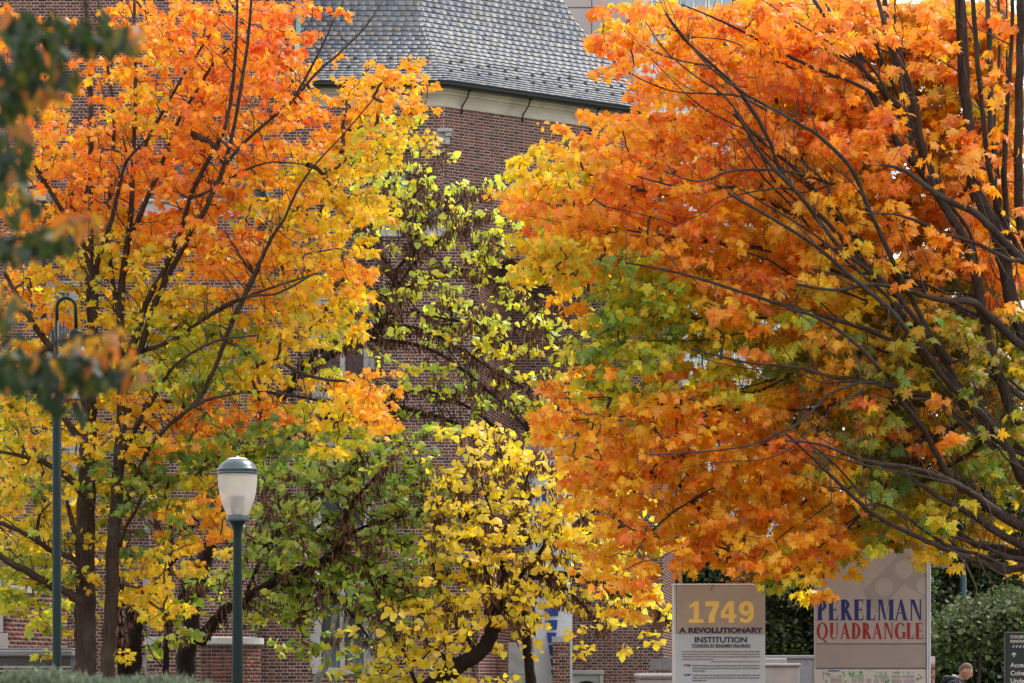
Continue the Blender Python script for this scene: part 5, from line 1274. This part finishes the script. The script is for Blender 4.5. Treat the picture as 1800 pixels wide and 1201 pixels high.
RML = [
 B((1935,1230,80),(1925,1100,70),(1900,1000,60),(1885,900,52),(1878,780,44),(1872,640,38),(1868,480,32),(1866,300,26),(1860,100,22),(1855,-20,20), ye=.2),
 B((1890,960,26),(1845,935,22),(1800,928,19),(1748,897,16),(1707,866,13),(1674,845,11),(1645,795,10),(1617,744,9),(1567,684,8),(1540,643,7),(1500,600,6),(1440,560,5),(1380,540,4), ye=-2.2),
 B((1885,900,28),(1840,875,20),(1800,848,16),(1778,801,14),(1748,754,12),(1707,710,11),(1667,674,10),(1634,630,10),(1597,585,9),(1560,540,8),(1500,490,7),(1430,430,6),(1350,380,5),(1280,340,4), ye=-2.4),
 B((1875,830,22),(1810,800,14),(1761,767,12),(1727,720,11),(1687,680,10),(1660,633,9),(1640,600,9),(1600,520,8),(1560,440,8),(1520,350,7),(1495,295,7),(1440,240,6),(1372,200,5),(1302,160,4),(1240,110,3),(1170,23,2), ye=-2.6),
 B((1870,800,30),(1830,770,24),(1791,740,20),(1768,694,18),(1748,633,17),(1734,590,16),(1722,520,16),(1700,430,15),(1665,370,14),(1640,325,13),(1620,250,11),(1600,150,9),(1567,82,8),(1540,-10,6), ye=-.5),
 B((1872,700,30),(1830,640,26),(1800,585,24),(1775,520,23),(1760,440,22),(1740,382,21),(1717,342,20),(1708,270,17),(1700,180,15),(1695,90,14),(1690,-10,12), ye=0),
 B((1868,600,18),(1830,500,16),(1795,400,16),(1790,300,15),(1792,150,14),(1795,-10,13), ye=-1.2),
 B((1775,520,10),(1770,400,10),(1765,300,10),(1770,200,8),(1778,80,7),(1780,-10,6), ye=-1), B((1760,440,12),(1748,330,11),(1742,220,10),(1740,100,9),(1735,-10,8), ye=.4),
 B((1800,460,14),(1770,430,13),(1742,400,12),(1715,375,11),(1675,357,10),(1637,335,9),(1590,300,6),(1550,290,4), y=-.8, ye=-1.8),
 B((1850,640,16),(1787,600,14),(1737,555,13),(1707,530,12),(1660,529,10),(1605,515,8),(1540,500,6),(1470,510,5),(1400,500,4), ye=-2.0),
 B((1900,985,20),(1840,990,16),(1800,996,14),(1765,1003,12),(1732,992,11),(1694,978,10),(1665,967,9),(1620,947,8),(1560,918,7),(1524,895,7),(1470,845,6),(1423,800,4),(1380,760,3), ye=-2.6),
 B((1885,1000,18),(1830,972,15),(1785,954,14),(1743,929,13),(1709,904,12),(1660,880,9),(1600,840,6),(1550,820,4), ye=-.8),
 B((1880,990,16),(1820,980,14),(1763,965,13),(1722,958,12),(1690,940,10),(1650,900,6)),
 B((1860,840,14),(1780,808,9),(1740,780,9),(1707,753,8),(1645,703,8),(1600,690,7),(1567,676,6),(1510,668,6),(1450,660,5),(1411,648,5),(1360,642,4),(1310,637,4),(1260,625,3),(1213,613,2.5), ye=-2.6),
 B((1800,700,10),(1740,660,9),(1683,638,8),(1620,615,7),(1567,598,7),(1508,574,7),(1430,551,6),(1372,535,6),(1287,508,5),(1197,481,4),(1100,462,3), ye=-2.4),
 B((1757,900,11),(1707,866,9),(1675,847,8),(1605,823,7),(1528,812,6),(1480,795,5),(1434,780,4),(1380,775,3), y=-1.6, ye=-2.6),
 B((1567,676,5),(1520,672,5),(1489,680,5),(1450,699,4),(1415,735,4),(1380,757,4),(1314,784,3),(1217,796,2.5),(1140,800,2), y=-1.8, ye=-2.6),
 B((1674,640,11),(1640,600,10),(1600,550,9),(1560,500,8),(1489,447,7),(1440,390,7),(1411,350,7),(1349,284,6),(1310,226,5),(1290,190,3), y=-1, ye=-2.4),
 B((1590,560,9),(1530,480,8),(1462,400,7),(1411,350,6),(1372,300,6),(1349,240,6),(1302,163,5),(1255,117,5),(1200,66,4),(1170,23,3), y=-1, ye=-2.6),
 B((1640,330,10),(1606,284,13),(1571,241,13),(1532,163,12),(1510,100,9),(1490,0,6), y=0, ye=0.6),
 B((1700,430,12),(1640,320,12),(1598,210,11),(1560,170,11),(1524,132,10),(1470,60,8),(1430,0,6), y=0, ye=.4),
 B((1660,350,12),(1622,260,12),(1590,160,11),(1565,80,9),(1555,-10,8), y=.4, ye=1),
 B((1600,520,8),(1540,450,8),(1470,380,7),(1400,300,6),(1340,250,5),(1290,200,4), ye=-1.6),
 B((1532,163,6),(1489,140,6),(1423,117,6),(1349,78,5),(1290,48,4),(1240,25,3),(1197,8,2), y=-.8, ye=-2), B((1500,110,5),(1420,70,5),(1340,30,4),(1280,-5,3), y=-1),
 B((1462,323,6),(1420,310,5),(1370,300,5),(1290,300,4),(1228,319,3),(1166,300,2), y=-1.2, ye=-2.5), B((1400,380,6),(1340,350,5),(1290,330,5),(1200,330,4),(1120,310,2), ye=-2),
 B((1349,195,4),(1300,170,4),(1250,165,3),(1180,160,2.5),(1110,130,2),(1050,80,2), y=-2), B((1255,117,4),(1210,110,3),(1160,95,2.5),(1100,60,2), y=-2),
 B((1500,490,7),(1400,450,6),(1300,430,5),(1200,420,4),(1080,400,3),(960,370,2)), B((1430,551,6),(1330,560,5),(1220,560,4),(1120,560,3),(1050,590,2)), B((1411,648,5),(1330,690,5),(1240,720,4),(1120,730,3),(1000,740,2)),
 B((1500,700,6),(1420,720,5),(1320,720,5),(1220,720,4),(1100,700,3),(1020,700,2)), B((1423,800,5),(1340,830,4),(1250,860,3),(1160,920,3),(1110,980,2)), B((1470,845,5),(1400,890,5),(1330,930,4),(1280,960,2)), B((1524,895,5),(1480,940,5),(1440,990,4),(1420,1020,2)),
 B((1620,744,6),(1560,780,6),(1500,830,5),(1440,870,4)), B((1667,674,7),(1600,640,7),(1560,620,6),(1500,600,5),(1440,590,4), ye=.5), B((1727,720,8),(1660,760,8),(1600,780,7),(1540,800,5), ye=1), B((1748,754,8),(1700,800,8),(1650,830,7),(1600,860,5), ye=1.2), B((1727,560,9),(1650,520,8),(1580,480,7),(1500,440,5), ye=1),
]
def thicken(lines, rng, n):
    out = []
    for l in lines:
        if not (5 <= l['p'][0][2] < 34): continue
        for _ in range(n):
            k = rng.integers(0, max(1, len(l['p'])//3)); pts_ = l['p'][k:]
            if len(pts_) < 3: continue
            dx, dy_ = rng.normal(0, 34), rng.normal(0, 30); m_ = len(pts_)
            out.append(dict(p=[(x+dx*(i/(m_-1))**.7*1.3+rng.normal(0,4), y_+dy_*(i/(m_-1))**.7*1.3+rng.normal(0,4), w_*rng.uniform(.42,.6)) for i, (x, y_, w_) in enumerate(pts_)], y=l.get('y',0)+rng.normal(0,.4), ye=l.get('ye',-1)*.8+rng.normal(0,.5)))
    return out
RML += thicken(RML, np.random.default_rng(88), 1)
def rmdeep(P, K, rng):
    K = K.copy(); py = HOR-(P[:,2]-EYE)*FPX/P[:,1]; px = 900 + P[:,0]*FPX/P[:,1]
    K[(K == 'o') & (py > 640) & (rng.random(len(K)) < .62)] = 'a'; K[(K == 'o') & (px < 1350) & (py < 640) & (rng.random(len(K)) < .16)] = 'a'; dp = P[:,1] > 42.0+.6
    sw = dp & (rng.random(len(K)) < .55); K[sw & np.isin(K, ['o','r'])] = 'a'; K[sw & (rng.random(len(K)) < .5) & (K == 'a')] = 'y'
    m = (rng.random(len(K)) < .07) & (K == 'd'); K[m] = 'o'
    return K
def rmkeep(P, K, rng):
    px = 900 + P[:,0]*FPX/P[:,1]; fr = P[:,1] < 42.0+.2
    return ~((px > 1430) & fr & (rng.random(len(K)) < np.clip((px-1430)/250, 0, .62)))
def rmextra(rng):
    g = parse({r: (27, ' '.join([('D8' if (r+c) % 3 else 'a8') if r < 9 else ('d9' if (r*c) % 3 else 'g8') for c in range(9)])) for r in range(0, 17)})
    P, K = sprays(g, 43.6, .7, 5.2, rng); return P, K
rm = tree('maple_tree', 'large maple with blazing orange leaves and a fan of dark limbs filling the right side', 'tree', None, RM, 42.0, 2.4, RML, M['bark'], 10.5, 22, (lambda p: np.interp(900+p[:,0]*FPX/p[:,1], [950,1250,1600,1800], [.088,.098,.122,.13])), .18, MAPLE, M['leaf'], 41, nsingle=290, deep=rmdeep, keepf=rmkeep, extra=rmextra, prune=.8, fwd=.9, side=900, twr=.0048, face=.6)

# --- soft focus branches close to the camera
NF = {}
for _k in range(1):
    pass
def near(label, pts, twigpts, seed, n_leaf, tips):
    rng = np.random.default_rng(seed); Yn = 7.5; P = []; K = []
    for (px, py, rx, ry, n_, k) in pts:
        for _ in range(int(n_*1.5)):
            a = rng.uniform(0, 2*math.pi); r = math.sqrt(rng.random()); P.append(W(px+rx*r*math.cos(a), py+ry*r*math.sin(a), Yn+rng.uniform(-.25,.25))); K.append(k if rng.random() > .06 else ('q' if k != 'q' else 'k'))
    return np.array([tuple(p) for p in P]), np.array(K)
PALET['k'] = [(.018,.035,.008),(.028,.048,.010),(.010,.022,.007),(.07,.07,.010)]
PALET['q'] = [(.46,.13,.015),(.28,.12,.015),(.34,.17,.015)]
pts = [(20,60,50,60,30,'k'),(20,200,40,120,52,'k'),(90,60,70,45,40,'k'),(150,50,50,22,26,'k'),(205,58,40,18,22,'k'),(240,55,20,16,9,'q'),(60,120,55,25,22,'k'),(112,125,20,18,8,'k'),(62,158,32,16,11,'q'),(20,290,30,60,20,'k'),(40,230,14,30,5,'q'),
       (30,425,50,18,22,'k'),(90,410,50,16,18,'k'),(140,385,34,14,13,'q'),(14,380,20,60,9,'k'),(60,340,14,18,3,'k'),
       (25,640,50,36,34,'k'),(90,640,50,28,34,'k'),(150,640,45,22,28,'k'),(160,605,40,26,16,'q'),(190,650,36,24,16,'k'),(205,585,26,18,7,'q'),(235,640,28,30,9,'q'),(95,690,22,22,7,'k'),(125,710,22,10,4,'k'),(20,560,22,40,8,'k'),(10,500,12,40,4,'q')]
Pn, Kn = near('', pts, None, 51, 0, None)
nr = empty('overhanging_branch', W(-160,300,7.5)); nr.location = (0,0,0)
tag(nr, 'blurred dark green and orange leafy branches hanging close to the camera at upper left', 'branch')
rn = np.random.default_rng(52); mbn = MB()
for ln in ([(-180,20),(-60,40),(60,45),(160,48),(245,56)], [(-180,120),(-60,130),(40,135),(110,118)], [(-180,240),(-60,230),(20,260),(50,300)], [(-180,460),(-60,440),(40,420),(110,395),(170,385)], [(-180,640),(-60,645),(60,632),(150,630),(240,640)], [(60,632),(100,600),(160,590),(215,582)], [(60,640),(100,690),(130,712)], [(-60,645),(0,560),(10,500)]):
    mbn.tube([tuple(W(a, b_, 7.5)) for a, b_ in ln], list(np.linspace(.010,.003,len(ln))), 6)
mbn.build('twig', M['bark'], nr)
m = len(Pn); t = rn.normal(0,.5,(m,3)); t[:,2] -= .9; nn = np.stack([rn.normal(0,.6,m), rn.normal(-.6,.4,m), rn.normal(.4,.4,m)], 1)
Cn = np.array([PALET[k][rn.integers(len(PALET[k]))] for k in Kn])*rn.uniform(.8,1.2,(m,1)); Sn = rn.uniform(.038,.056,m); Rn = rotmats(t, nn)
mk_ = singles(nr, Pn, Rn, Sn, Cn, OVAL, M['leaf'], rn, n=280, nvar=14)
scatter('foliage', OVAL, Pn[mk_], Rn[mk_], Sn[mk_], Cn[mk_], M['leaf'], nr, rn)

# --- far trees and shrubs on the right
def bushy(name, label, cat, blobs, Y0, depth, seed, size_, n_per, pal, trunk=None, kd=None, mat='leaff', rsc=1.0):
    size = size_*.66; n_per *= 1.5; rng = np.random.default_rng(seed); o = empty(name, (0,0,0)); tag(o, label, cat); s = Y0/FPX; P = []; K = []
    for (px, py, rx, ry, k) in blobs:
        n_ = int(rx*ry*n_per)
        d = rng.normal(0,1,(n_,3)); d /= np.linalg.norm(d, axis=1, keepdims=True); d *= (rng.random((n_,1))**.4)
        P.append(np.stack([(px-900)*s + d[:,0]*rx*s, Y0 + d[:,1]*depth, EYE+(HOR-py)*s + d[:,2]*ry*s], 1)); K += [k]*n_
    P = np.concatenate(P); P = P[:, :]; K = np.array(K); ok = P[:,2] > .15; P, K = P[ok], K[ok]
    pos, Rm, S, C = leaves_for(P, K, 10, size, rng, size*3.6*rsc, flat=.9, face=.3)
    # brighter young leaves on the outside of some sprays
    scatter('foliage', DIAM+HEART[:1], pos, Rm, S, C, M[mat], o, rng)
    if trunk: branchset(trunk, Y0, M['bark'], o, rng, trunkmin=8, dy=depth*.4)
    return o
bushy('far_tree', 'dark evergreen tree beyond the brick corner above the 1749 sign', 'tree', [(1235,1000,60,110,'f'),(1215,1080,50,80,'k'),(1290,1090,70,90,'f'),(1290,960,50,50,'k'),(1250,1160,80,60,'f')], 105.0, 2.2, 61, .17, .11, None, trunk=[B((1250,1215,16),(1252,1100,12),(1248,1000,8),(1250,930,5))])
bushy('far_tree', 'rusty orange tinted small tree between the two large signs', 'tree', [(1330,1010,40,46,'q'),(1345,1060,34,34,'b'),(1375,980,40,40,'f')], 98.0, 1.6, 62, .15, .10, None, trunk=[B((1340,1215,10),(1338,1100,8),(1335,1010,5))])
bushy('far_tree', 'grey green broadleaf tree directly left of the quadrangle sign', 'tree', [(1400,1010,60,60,'b'),(1395,1090,60,60,'k'),(1430,950,60,60,'f'),(1400,1150,60,40,'f'),(1470,1050,60,110,'f'),(1560,1000,80,120,'f'),(1360,1110,30,30,'b')], 94.0, 2.0, 63, .16, .10, None, trunk=[B((1425,1215,14),(1422,1100,11),(1418,1000,7))])
bushy('far_tree', 'dark leafed tree with a straight trunk beside the teal lamp post', 'tree', [(1680,960,70,70,'f'),(1740,1000,70,60,'f'),(1660,1050,40,50,'k'),(1790,960,50,60,'k'),(1620,900,60,60,'f'),(1700,860,90,60,'k'),(1800,880,60,60,'b'),(1760,1080,60,50,'f'),(1790,1140,50,50,'f')], 99.0, 2.4, 64, .17, .09, None, trunk=[B((1676,1215,22),(1676,1100,20),(1672,1020,17),(1668,960,13),(1675,880,9)), B((1676,1080,10),(1700,1020,9),(1712,960,6))])
bushy('shrub', 'pale green leafy shrub behind the walking person', 'shrub', [(1730,1085,60,26,'b'),(1690,1105,46,20,'b'),(1775,1075,40,34,'b'),(1660,1130,26,14,'b')], 72.0, 1.2, 65, .13, .22, None, trunk=[B((1720,1215,8),(1722,1140,6),(1720,1100,4))])
bushy('shrub', 'deep green shrub mass low behind the walking person', 'shrub', [(1700,1150,90,60,'f'),(1640,1180,50,60,'f'),(1770,1170,60,60,'k'),(1720,1190,80,60,'f')], 76.0, 1.5, 66, .14, .13, None, trunk=[B((1700,1215,8),(1704,1180,6),(1700,1150,4))])
# soft juniper hedge across the bottom left
rng = np.random.default_rng(71); hg = empty('juniper_hedge', (0,0,0)); tag(hg, 'soft grey green juniper hedge along the bottom left edge', 'hedge'); Yh = 15.0
n_ = 14000; hx_ = rng.uniform(-80, 470, n_); top = 1205 - 6*np.sin(hx_/37.0) - 7*np.sin(hx_/90+1) + 18*np.clip((hx_-300)/130,0,2)**1.5 + 7*np.clip((60-hx_)/60,0,1)
hy_ = top + rng.normal(0,3,n_) + np.abs(rng.normal(0, 22, n_))-12*rng.random(n_)**2; yy = Yh + rng.uniform(-.5,.7,n_)
P = np.stack([(hx_-900)*Yh/FPX, yy, EYE+(HOR-hy_)*Yh/FPX], 1)
t = rng.normal(0,.45,(n_,3)); t[:,2] = np.abs(t[:,2])+.7; nn = rng.normal(0,1,(n_,3))
cc = np.array([(.13,.17,.11),(.18,.22,.14),(.09,.13,.08),(.22,.25,.15)])[rng.integers(4,size=n_)]
NEED = [(np.array([(0,0,0),(.10,.4,0),(0,1,0),(-.10,.4,0),(.22,.55,.1),(-.24,.6,-.1)]), np.array([(0,1,2),(0,2,3),(0,1,4),(0,5,3)]))]
scatter('foliage', NEED, P, rotmats(t, nn), rng.uniform(.022,.05,n_), cc, M['leaff'], hg, rng)
b = MB()
for i in range(12): 
    px = -60+44*i; zt_ = Z(1212, Yh)-.12
    b.add([], []); b.lathe([(.16,0),(.2,.5),(.18,zt_-.2),(.06,zt_)], c=(X(px,Yh),Yh+.05,0), n=8)
b.build('stem', pbr('juniper_stem', (.05,.06,.035), .95, var=.4, scale=20, bump=.4), hg)
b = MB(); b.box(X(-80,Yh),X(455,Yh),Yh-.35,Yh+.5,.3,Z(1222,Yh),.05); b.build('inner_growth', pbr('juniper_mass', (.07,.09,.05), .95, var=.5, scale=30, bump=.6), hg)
# ------------------------------------------------------------------ the person walking past (head and shoulders in the frame)
Yp = 47.6; sp_ = Yp/FPX; pxp = 1680
pr = empty('person', (X(pxp,Yp), Yp, 0)); tag(pr, 'person with short fair hair in a dark navy hoodie walking right with lowered head', 'person')
def skin(name, verts, edges, radii, mat, root, sub=2, loc=None, parent=pr):
    me = bpy.data.meshes.new(name); me.from_pydata(verts, edges, []); o = link(name, me, parent)
    sk = o.modifiers.new('skin', 'SKIN'); sk.use_smooth_shade = True
    for i, r in enumerate(radii):
        d = me.skin_vertices[0].data[i]; d.radius = r if isinstance(r, tuple) else (r, r); d.use_root = (i == root)
    ss = o.modifiers.new('sub', 'SUBSURF'); ss.levels = sub; ss.render_levels = sub; me.materials.append(mat)
    dg = bpy.context.evaluated_depsgraph_get(); m2 = bpy.data.meshes.new_from_object(o.evaluated_get(dg)); o.modifiers.clear(); o.data = m2; m2.name = name
    return o
SK = pbr('skin', (.40,.22,.155), .5, var=.06, scale=8); HAIR = pbr('fair_hair', (.12,.07,.04), .75, var=.25, scale=60); NAV = pbr('navy_hoodie', (.018,.022,.036), .85, var=.25, scale=14, bump=.3); JE = pbr('dark_jeans', (.03,.035,.05), .9); SHO = pbr('shoe', (.05,.05,.05), .6)
# facing +x, body a little turned away; x forward, y side, z up
bv = [(0,0,.95),(0,0,1.10),(.0,0,1.28),(.01,0,1.42),(.035,0,1.50),(.06,0,1.56),
      (0,-.10,.90),(.10,-.10,.52),(.02,-.10,.10),(.16,-.10,.05),
      (0,.10,.90),(-.10,.10,.50),(-.28,.10,.13),(-.16,.10,.05),
      (.0,-.19,1.40),(-.06,-.24,1.12),(.10,-.22,.92),(.20,-.20,.90),
      (.0,.19,1.40),(.04,.24,1.12),(.24,.21,1.04),(.33,.19,1.05)]
be = [(0,1),(1,2),(2,3),(3,4),(4,5),(0,6),(6,7),(7,8),(8,9),(0,10),(10,11),(11,12),(12,13),(3,14),(14,15),(15,16),(16,17),(3,18),(18,19),(19,20),(20,21)]
br = [(.12,.15),(.11,.14),(.12,.16),(.10,.14),.06,.055,.085,.06,.042,.04,.085,.06,.042,.04,.062,.045,.034,.03,.062,.045,.034,.03]
for (bx0, by0, bz0) in ((.20,-.20,.90),(.33,.19,1.05)):
    pi = 17 if by0 < 0 else 21
    for k, (dy_, l) in enumerate(((-.03,.075),(-.01,.085),(.01,.08),(.03,.065))):
        a = len(bv); bv += [(bx0+.05, by0+dy_, bz0-.01),(bx0+.05+l*.6, by0+dy_*1.1, bz0-.03),(bx0+.045+l*.75, by0+dy_*1.1, bz0-.065)]; be += [(pi,a),(a,a+1),(a+1,a+2)]; br += [.0105,.0095,.008]
    a = len(bv); s_ = 1 if by0 < 0 else -1; bv += [(bx0+.02, by0+.045*s_, bz0-.02),(bx0+.055, by0+.055*s_, bz0-.045)]; be += [(pi,a),(a,a+1)]; br += [.012,.010]
bv = [(x, y, z*1.055) for x, y, z in bv]; bv[4] = (.05,0,1.57); bv[5] = (.105,0,1.615)
body = skin('body', bv, be, br, SK, 0)
# head: ellipsoid shaped into skull, brow, nose, jaw and ears, joined to the body surface
bm = bmesh.new(); bmesh.ops.create_uvsphere(bm, u_segments=48, v_segments=32, radius=1)
for v in bm.verts:
    x, y, z = v.co; 
    X_ = x*.098; Y_ = y*.076; Z_ = z*.118
    if z < -.1: Y_ *= 1 - .30*min(1, (-z-.1)/.9); X_ = X_*(1 - .18*min(1,(-z-.1)/.9)) + .016*min(1,(-z-.1)/.9)
    if x < 0 and z < -.2: X_ *= 1 - .35*min(1,(-z-.2)/.8)
    if x > 0:
        g_ = math.exp(-((y/.20)**2) - ((z+.20)/.17)**2); X_ += .024*g_*(x**2)
        X_ += .006*math.exp(-((z-.16)/.10)**2 - (y/.6)**2)
        for s_ in (-1, 1): X_ -= .010*math.exp(-(((y-s_*.42)/.20)**2) - ((z-.0)/.11)**2)
        X_ += .006*math.exp(-((y/.28)**2) - ((z+.50)/.06)**2) + .005*math.exp(-((y/.28)**2) - ((z+.62)/.05)**2) - .006*math.exp(-((y/.3)**2) - ((z+.56)/.03)**2)
        X_ += .010*math.exp(-((y/.3)**2) - ((z+.85)/.14)**2)
    for s_ in (-1, 1):
        g_ = math.exp(-(((x+.10)/.17)**2) - ((z+.06)/.24)**2) * (1 if y*s_ > .75 else 0); Y_ += s_*.020*g_
    v.co = (X_, Y_, Z_)
hm = bpy.data.meshes.new('head'); bm.to_mesh(hm); bm.free(); hm.polygons.foreach_set('use_smooth', [True]*len(hm.polygons)); hm.materials.append(SK)
tilt = Matrix.Rotation(R(24), 4, 'Y'); hc = Vector((.135, 0, 1.675)); hm.transform(Matrix.Translation(hc) @ tilt)
# join head verts into the body mesh
bm = bmesh.new(); bm.from_mesh(body.data); bm.from_mesh(hm); bm.to_mesh(body.data); bm.free(); body.data.polygons.foreach_set('use_smooth', [True]*len(body.data.polygons))
# hair cap
bm = bmesh.new(); bmesh.ops.create_uvsphere(bm, u_segments=48, v_segments=32, radius=1)
dl = [v for v in bm.verts if not ((v.co.z > .30 + .42*v.co.x and v.co.x > -.2) or (v.co.x <= -.2 and v.co.z > -.40 + .5*(v.co.x+1)*1.0) )]
bmesh.ops.delete(bm, geom=dl, context='VERTS')
for v in bm.verts:
    x, y, z = v.co; k = 1.045 + random.uniform(-.006,.008); Y_ = y*.076; 
    if z < -.1: Y_ *= 1 - .30*min(1, (-z-.1)/.9)
    v.co = (x*.098*k, Y_*k, z*.118*k+.001)
for f in bm.faces: f.smooth = True
me_ = bpy.data.meshes.new('hair'); bm.to_mesh(me_); bm.free(); me_.materials.append(HAIR); me_.transform(Matrix.Translation(hc) @ tilt); link('hair', me_, pr)
hv = [(x, y, z*1.055) for x, y, z in ((0,0,.93),(0,0,1.12),(-.01,0,1.30),(-.005,0,1.41),(-.01,0,1.475),(0,-.18,1.415),(-.06,-.245,1.12),(.09,-.225,.94),(0,.18,1.415),(.04,.245,1.12),(.22,.215,1.04))]
he = [(0,1),(1,2),(2,3),(3,4),(3,5),(5,6),(6,7),(3,8),(8,9),(9,10)]
skin('hoodie', hv, he, [(.15,.18),(.14,.17),(.15,.19),(.13,.15),(.08,.09),.085,.062,.05,.085,.062,.05], NAV, 0)
skin('hood', [(-.115,-.10,1.575),(-.14,0,1.585),(-.115,.10,1.575),(-.02,.115,1.575),(.07,.09,1.545),(.10,.0,1.52),(.07,-.09,1.545),(-.02,-.115,1.575),(-.17,0,1.49)], [(0,1),(1,2),(2,3),(3,4),(4,5),(5,6),(6,7),(7,0),(1,8)], [.046,.055,.046,.036,.030,.026,.030,.036,.06], NAV, 1)
skin('shirt_collar', [(-.01,-.065,1.612),(-.045,0,1.622),(-.01,.065,1.612),(.05,.06,1.585),(.05,-.06,1.585)], [(0,1),(1,2),(2,3),(4,0)], [.014]*5, pbr('white_shirt', (.6,.6,.62), .8), 1)
skin('trousers', [(x, y, z*1.055) for x, y, z in ((0,0,.95),(0,-.10,.88),(.10,-.10,.52),(.02,-.10,.12),(0,.10,.88),(-.10,.10,.50),(-.27,.10,.15))], [(0,1),(1,2),(2,3),(0,4),(4,5),(5,6)], [(.14,.165),.10,.075,.06,.10,.075,.06], JE, 0)
for (x, y) in ((.02,-.10),(-.28,.10)): skin('shoe', [(x-.03,y,.05),(x+.08,y,.045),(x+.19,y,.035)], [(0,1),(1,2)], [.05,.05,.04], SHO, 0)
pr.rotation_euler = (0,0,R(-14)); pr.scale = (1.0,1.0,1.0)
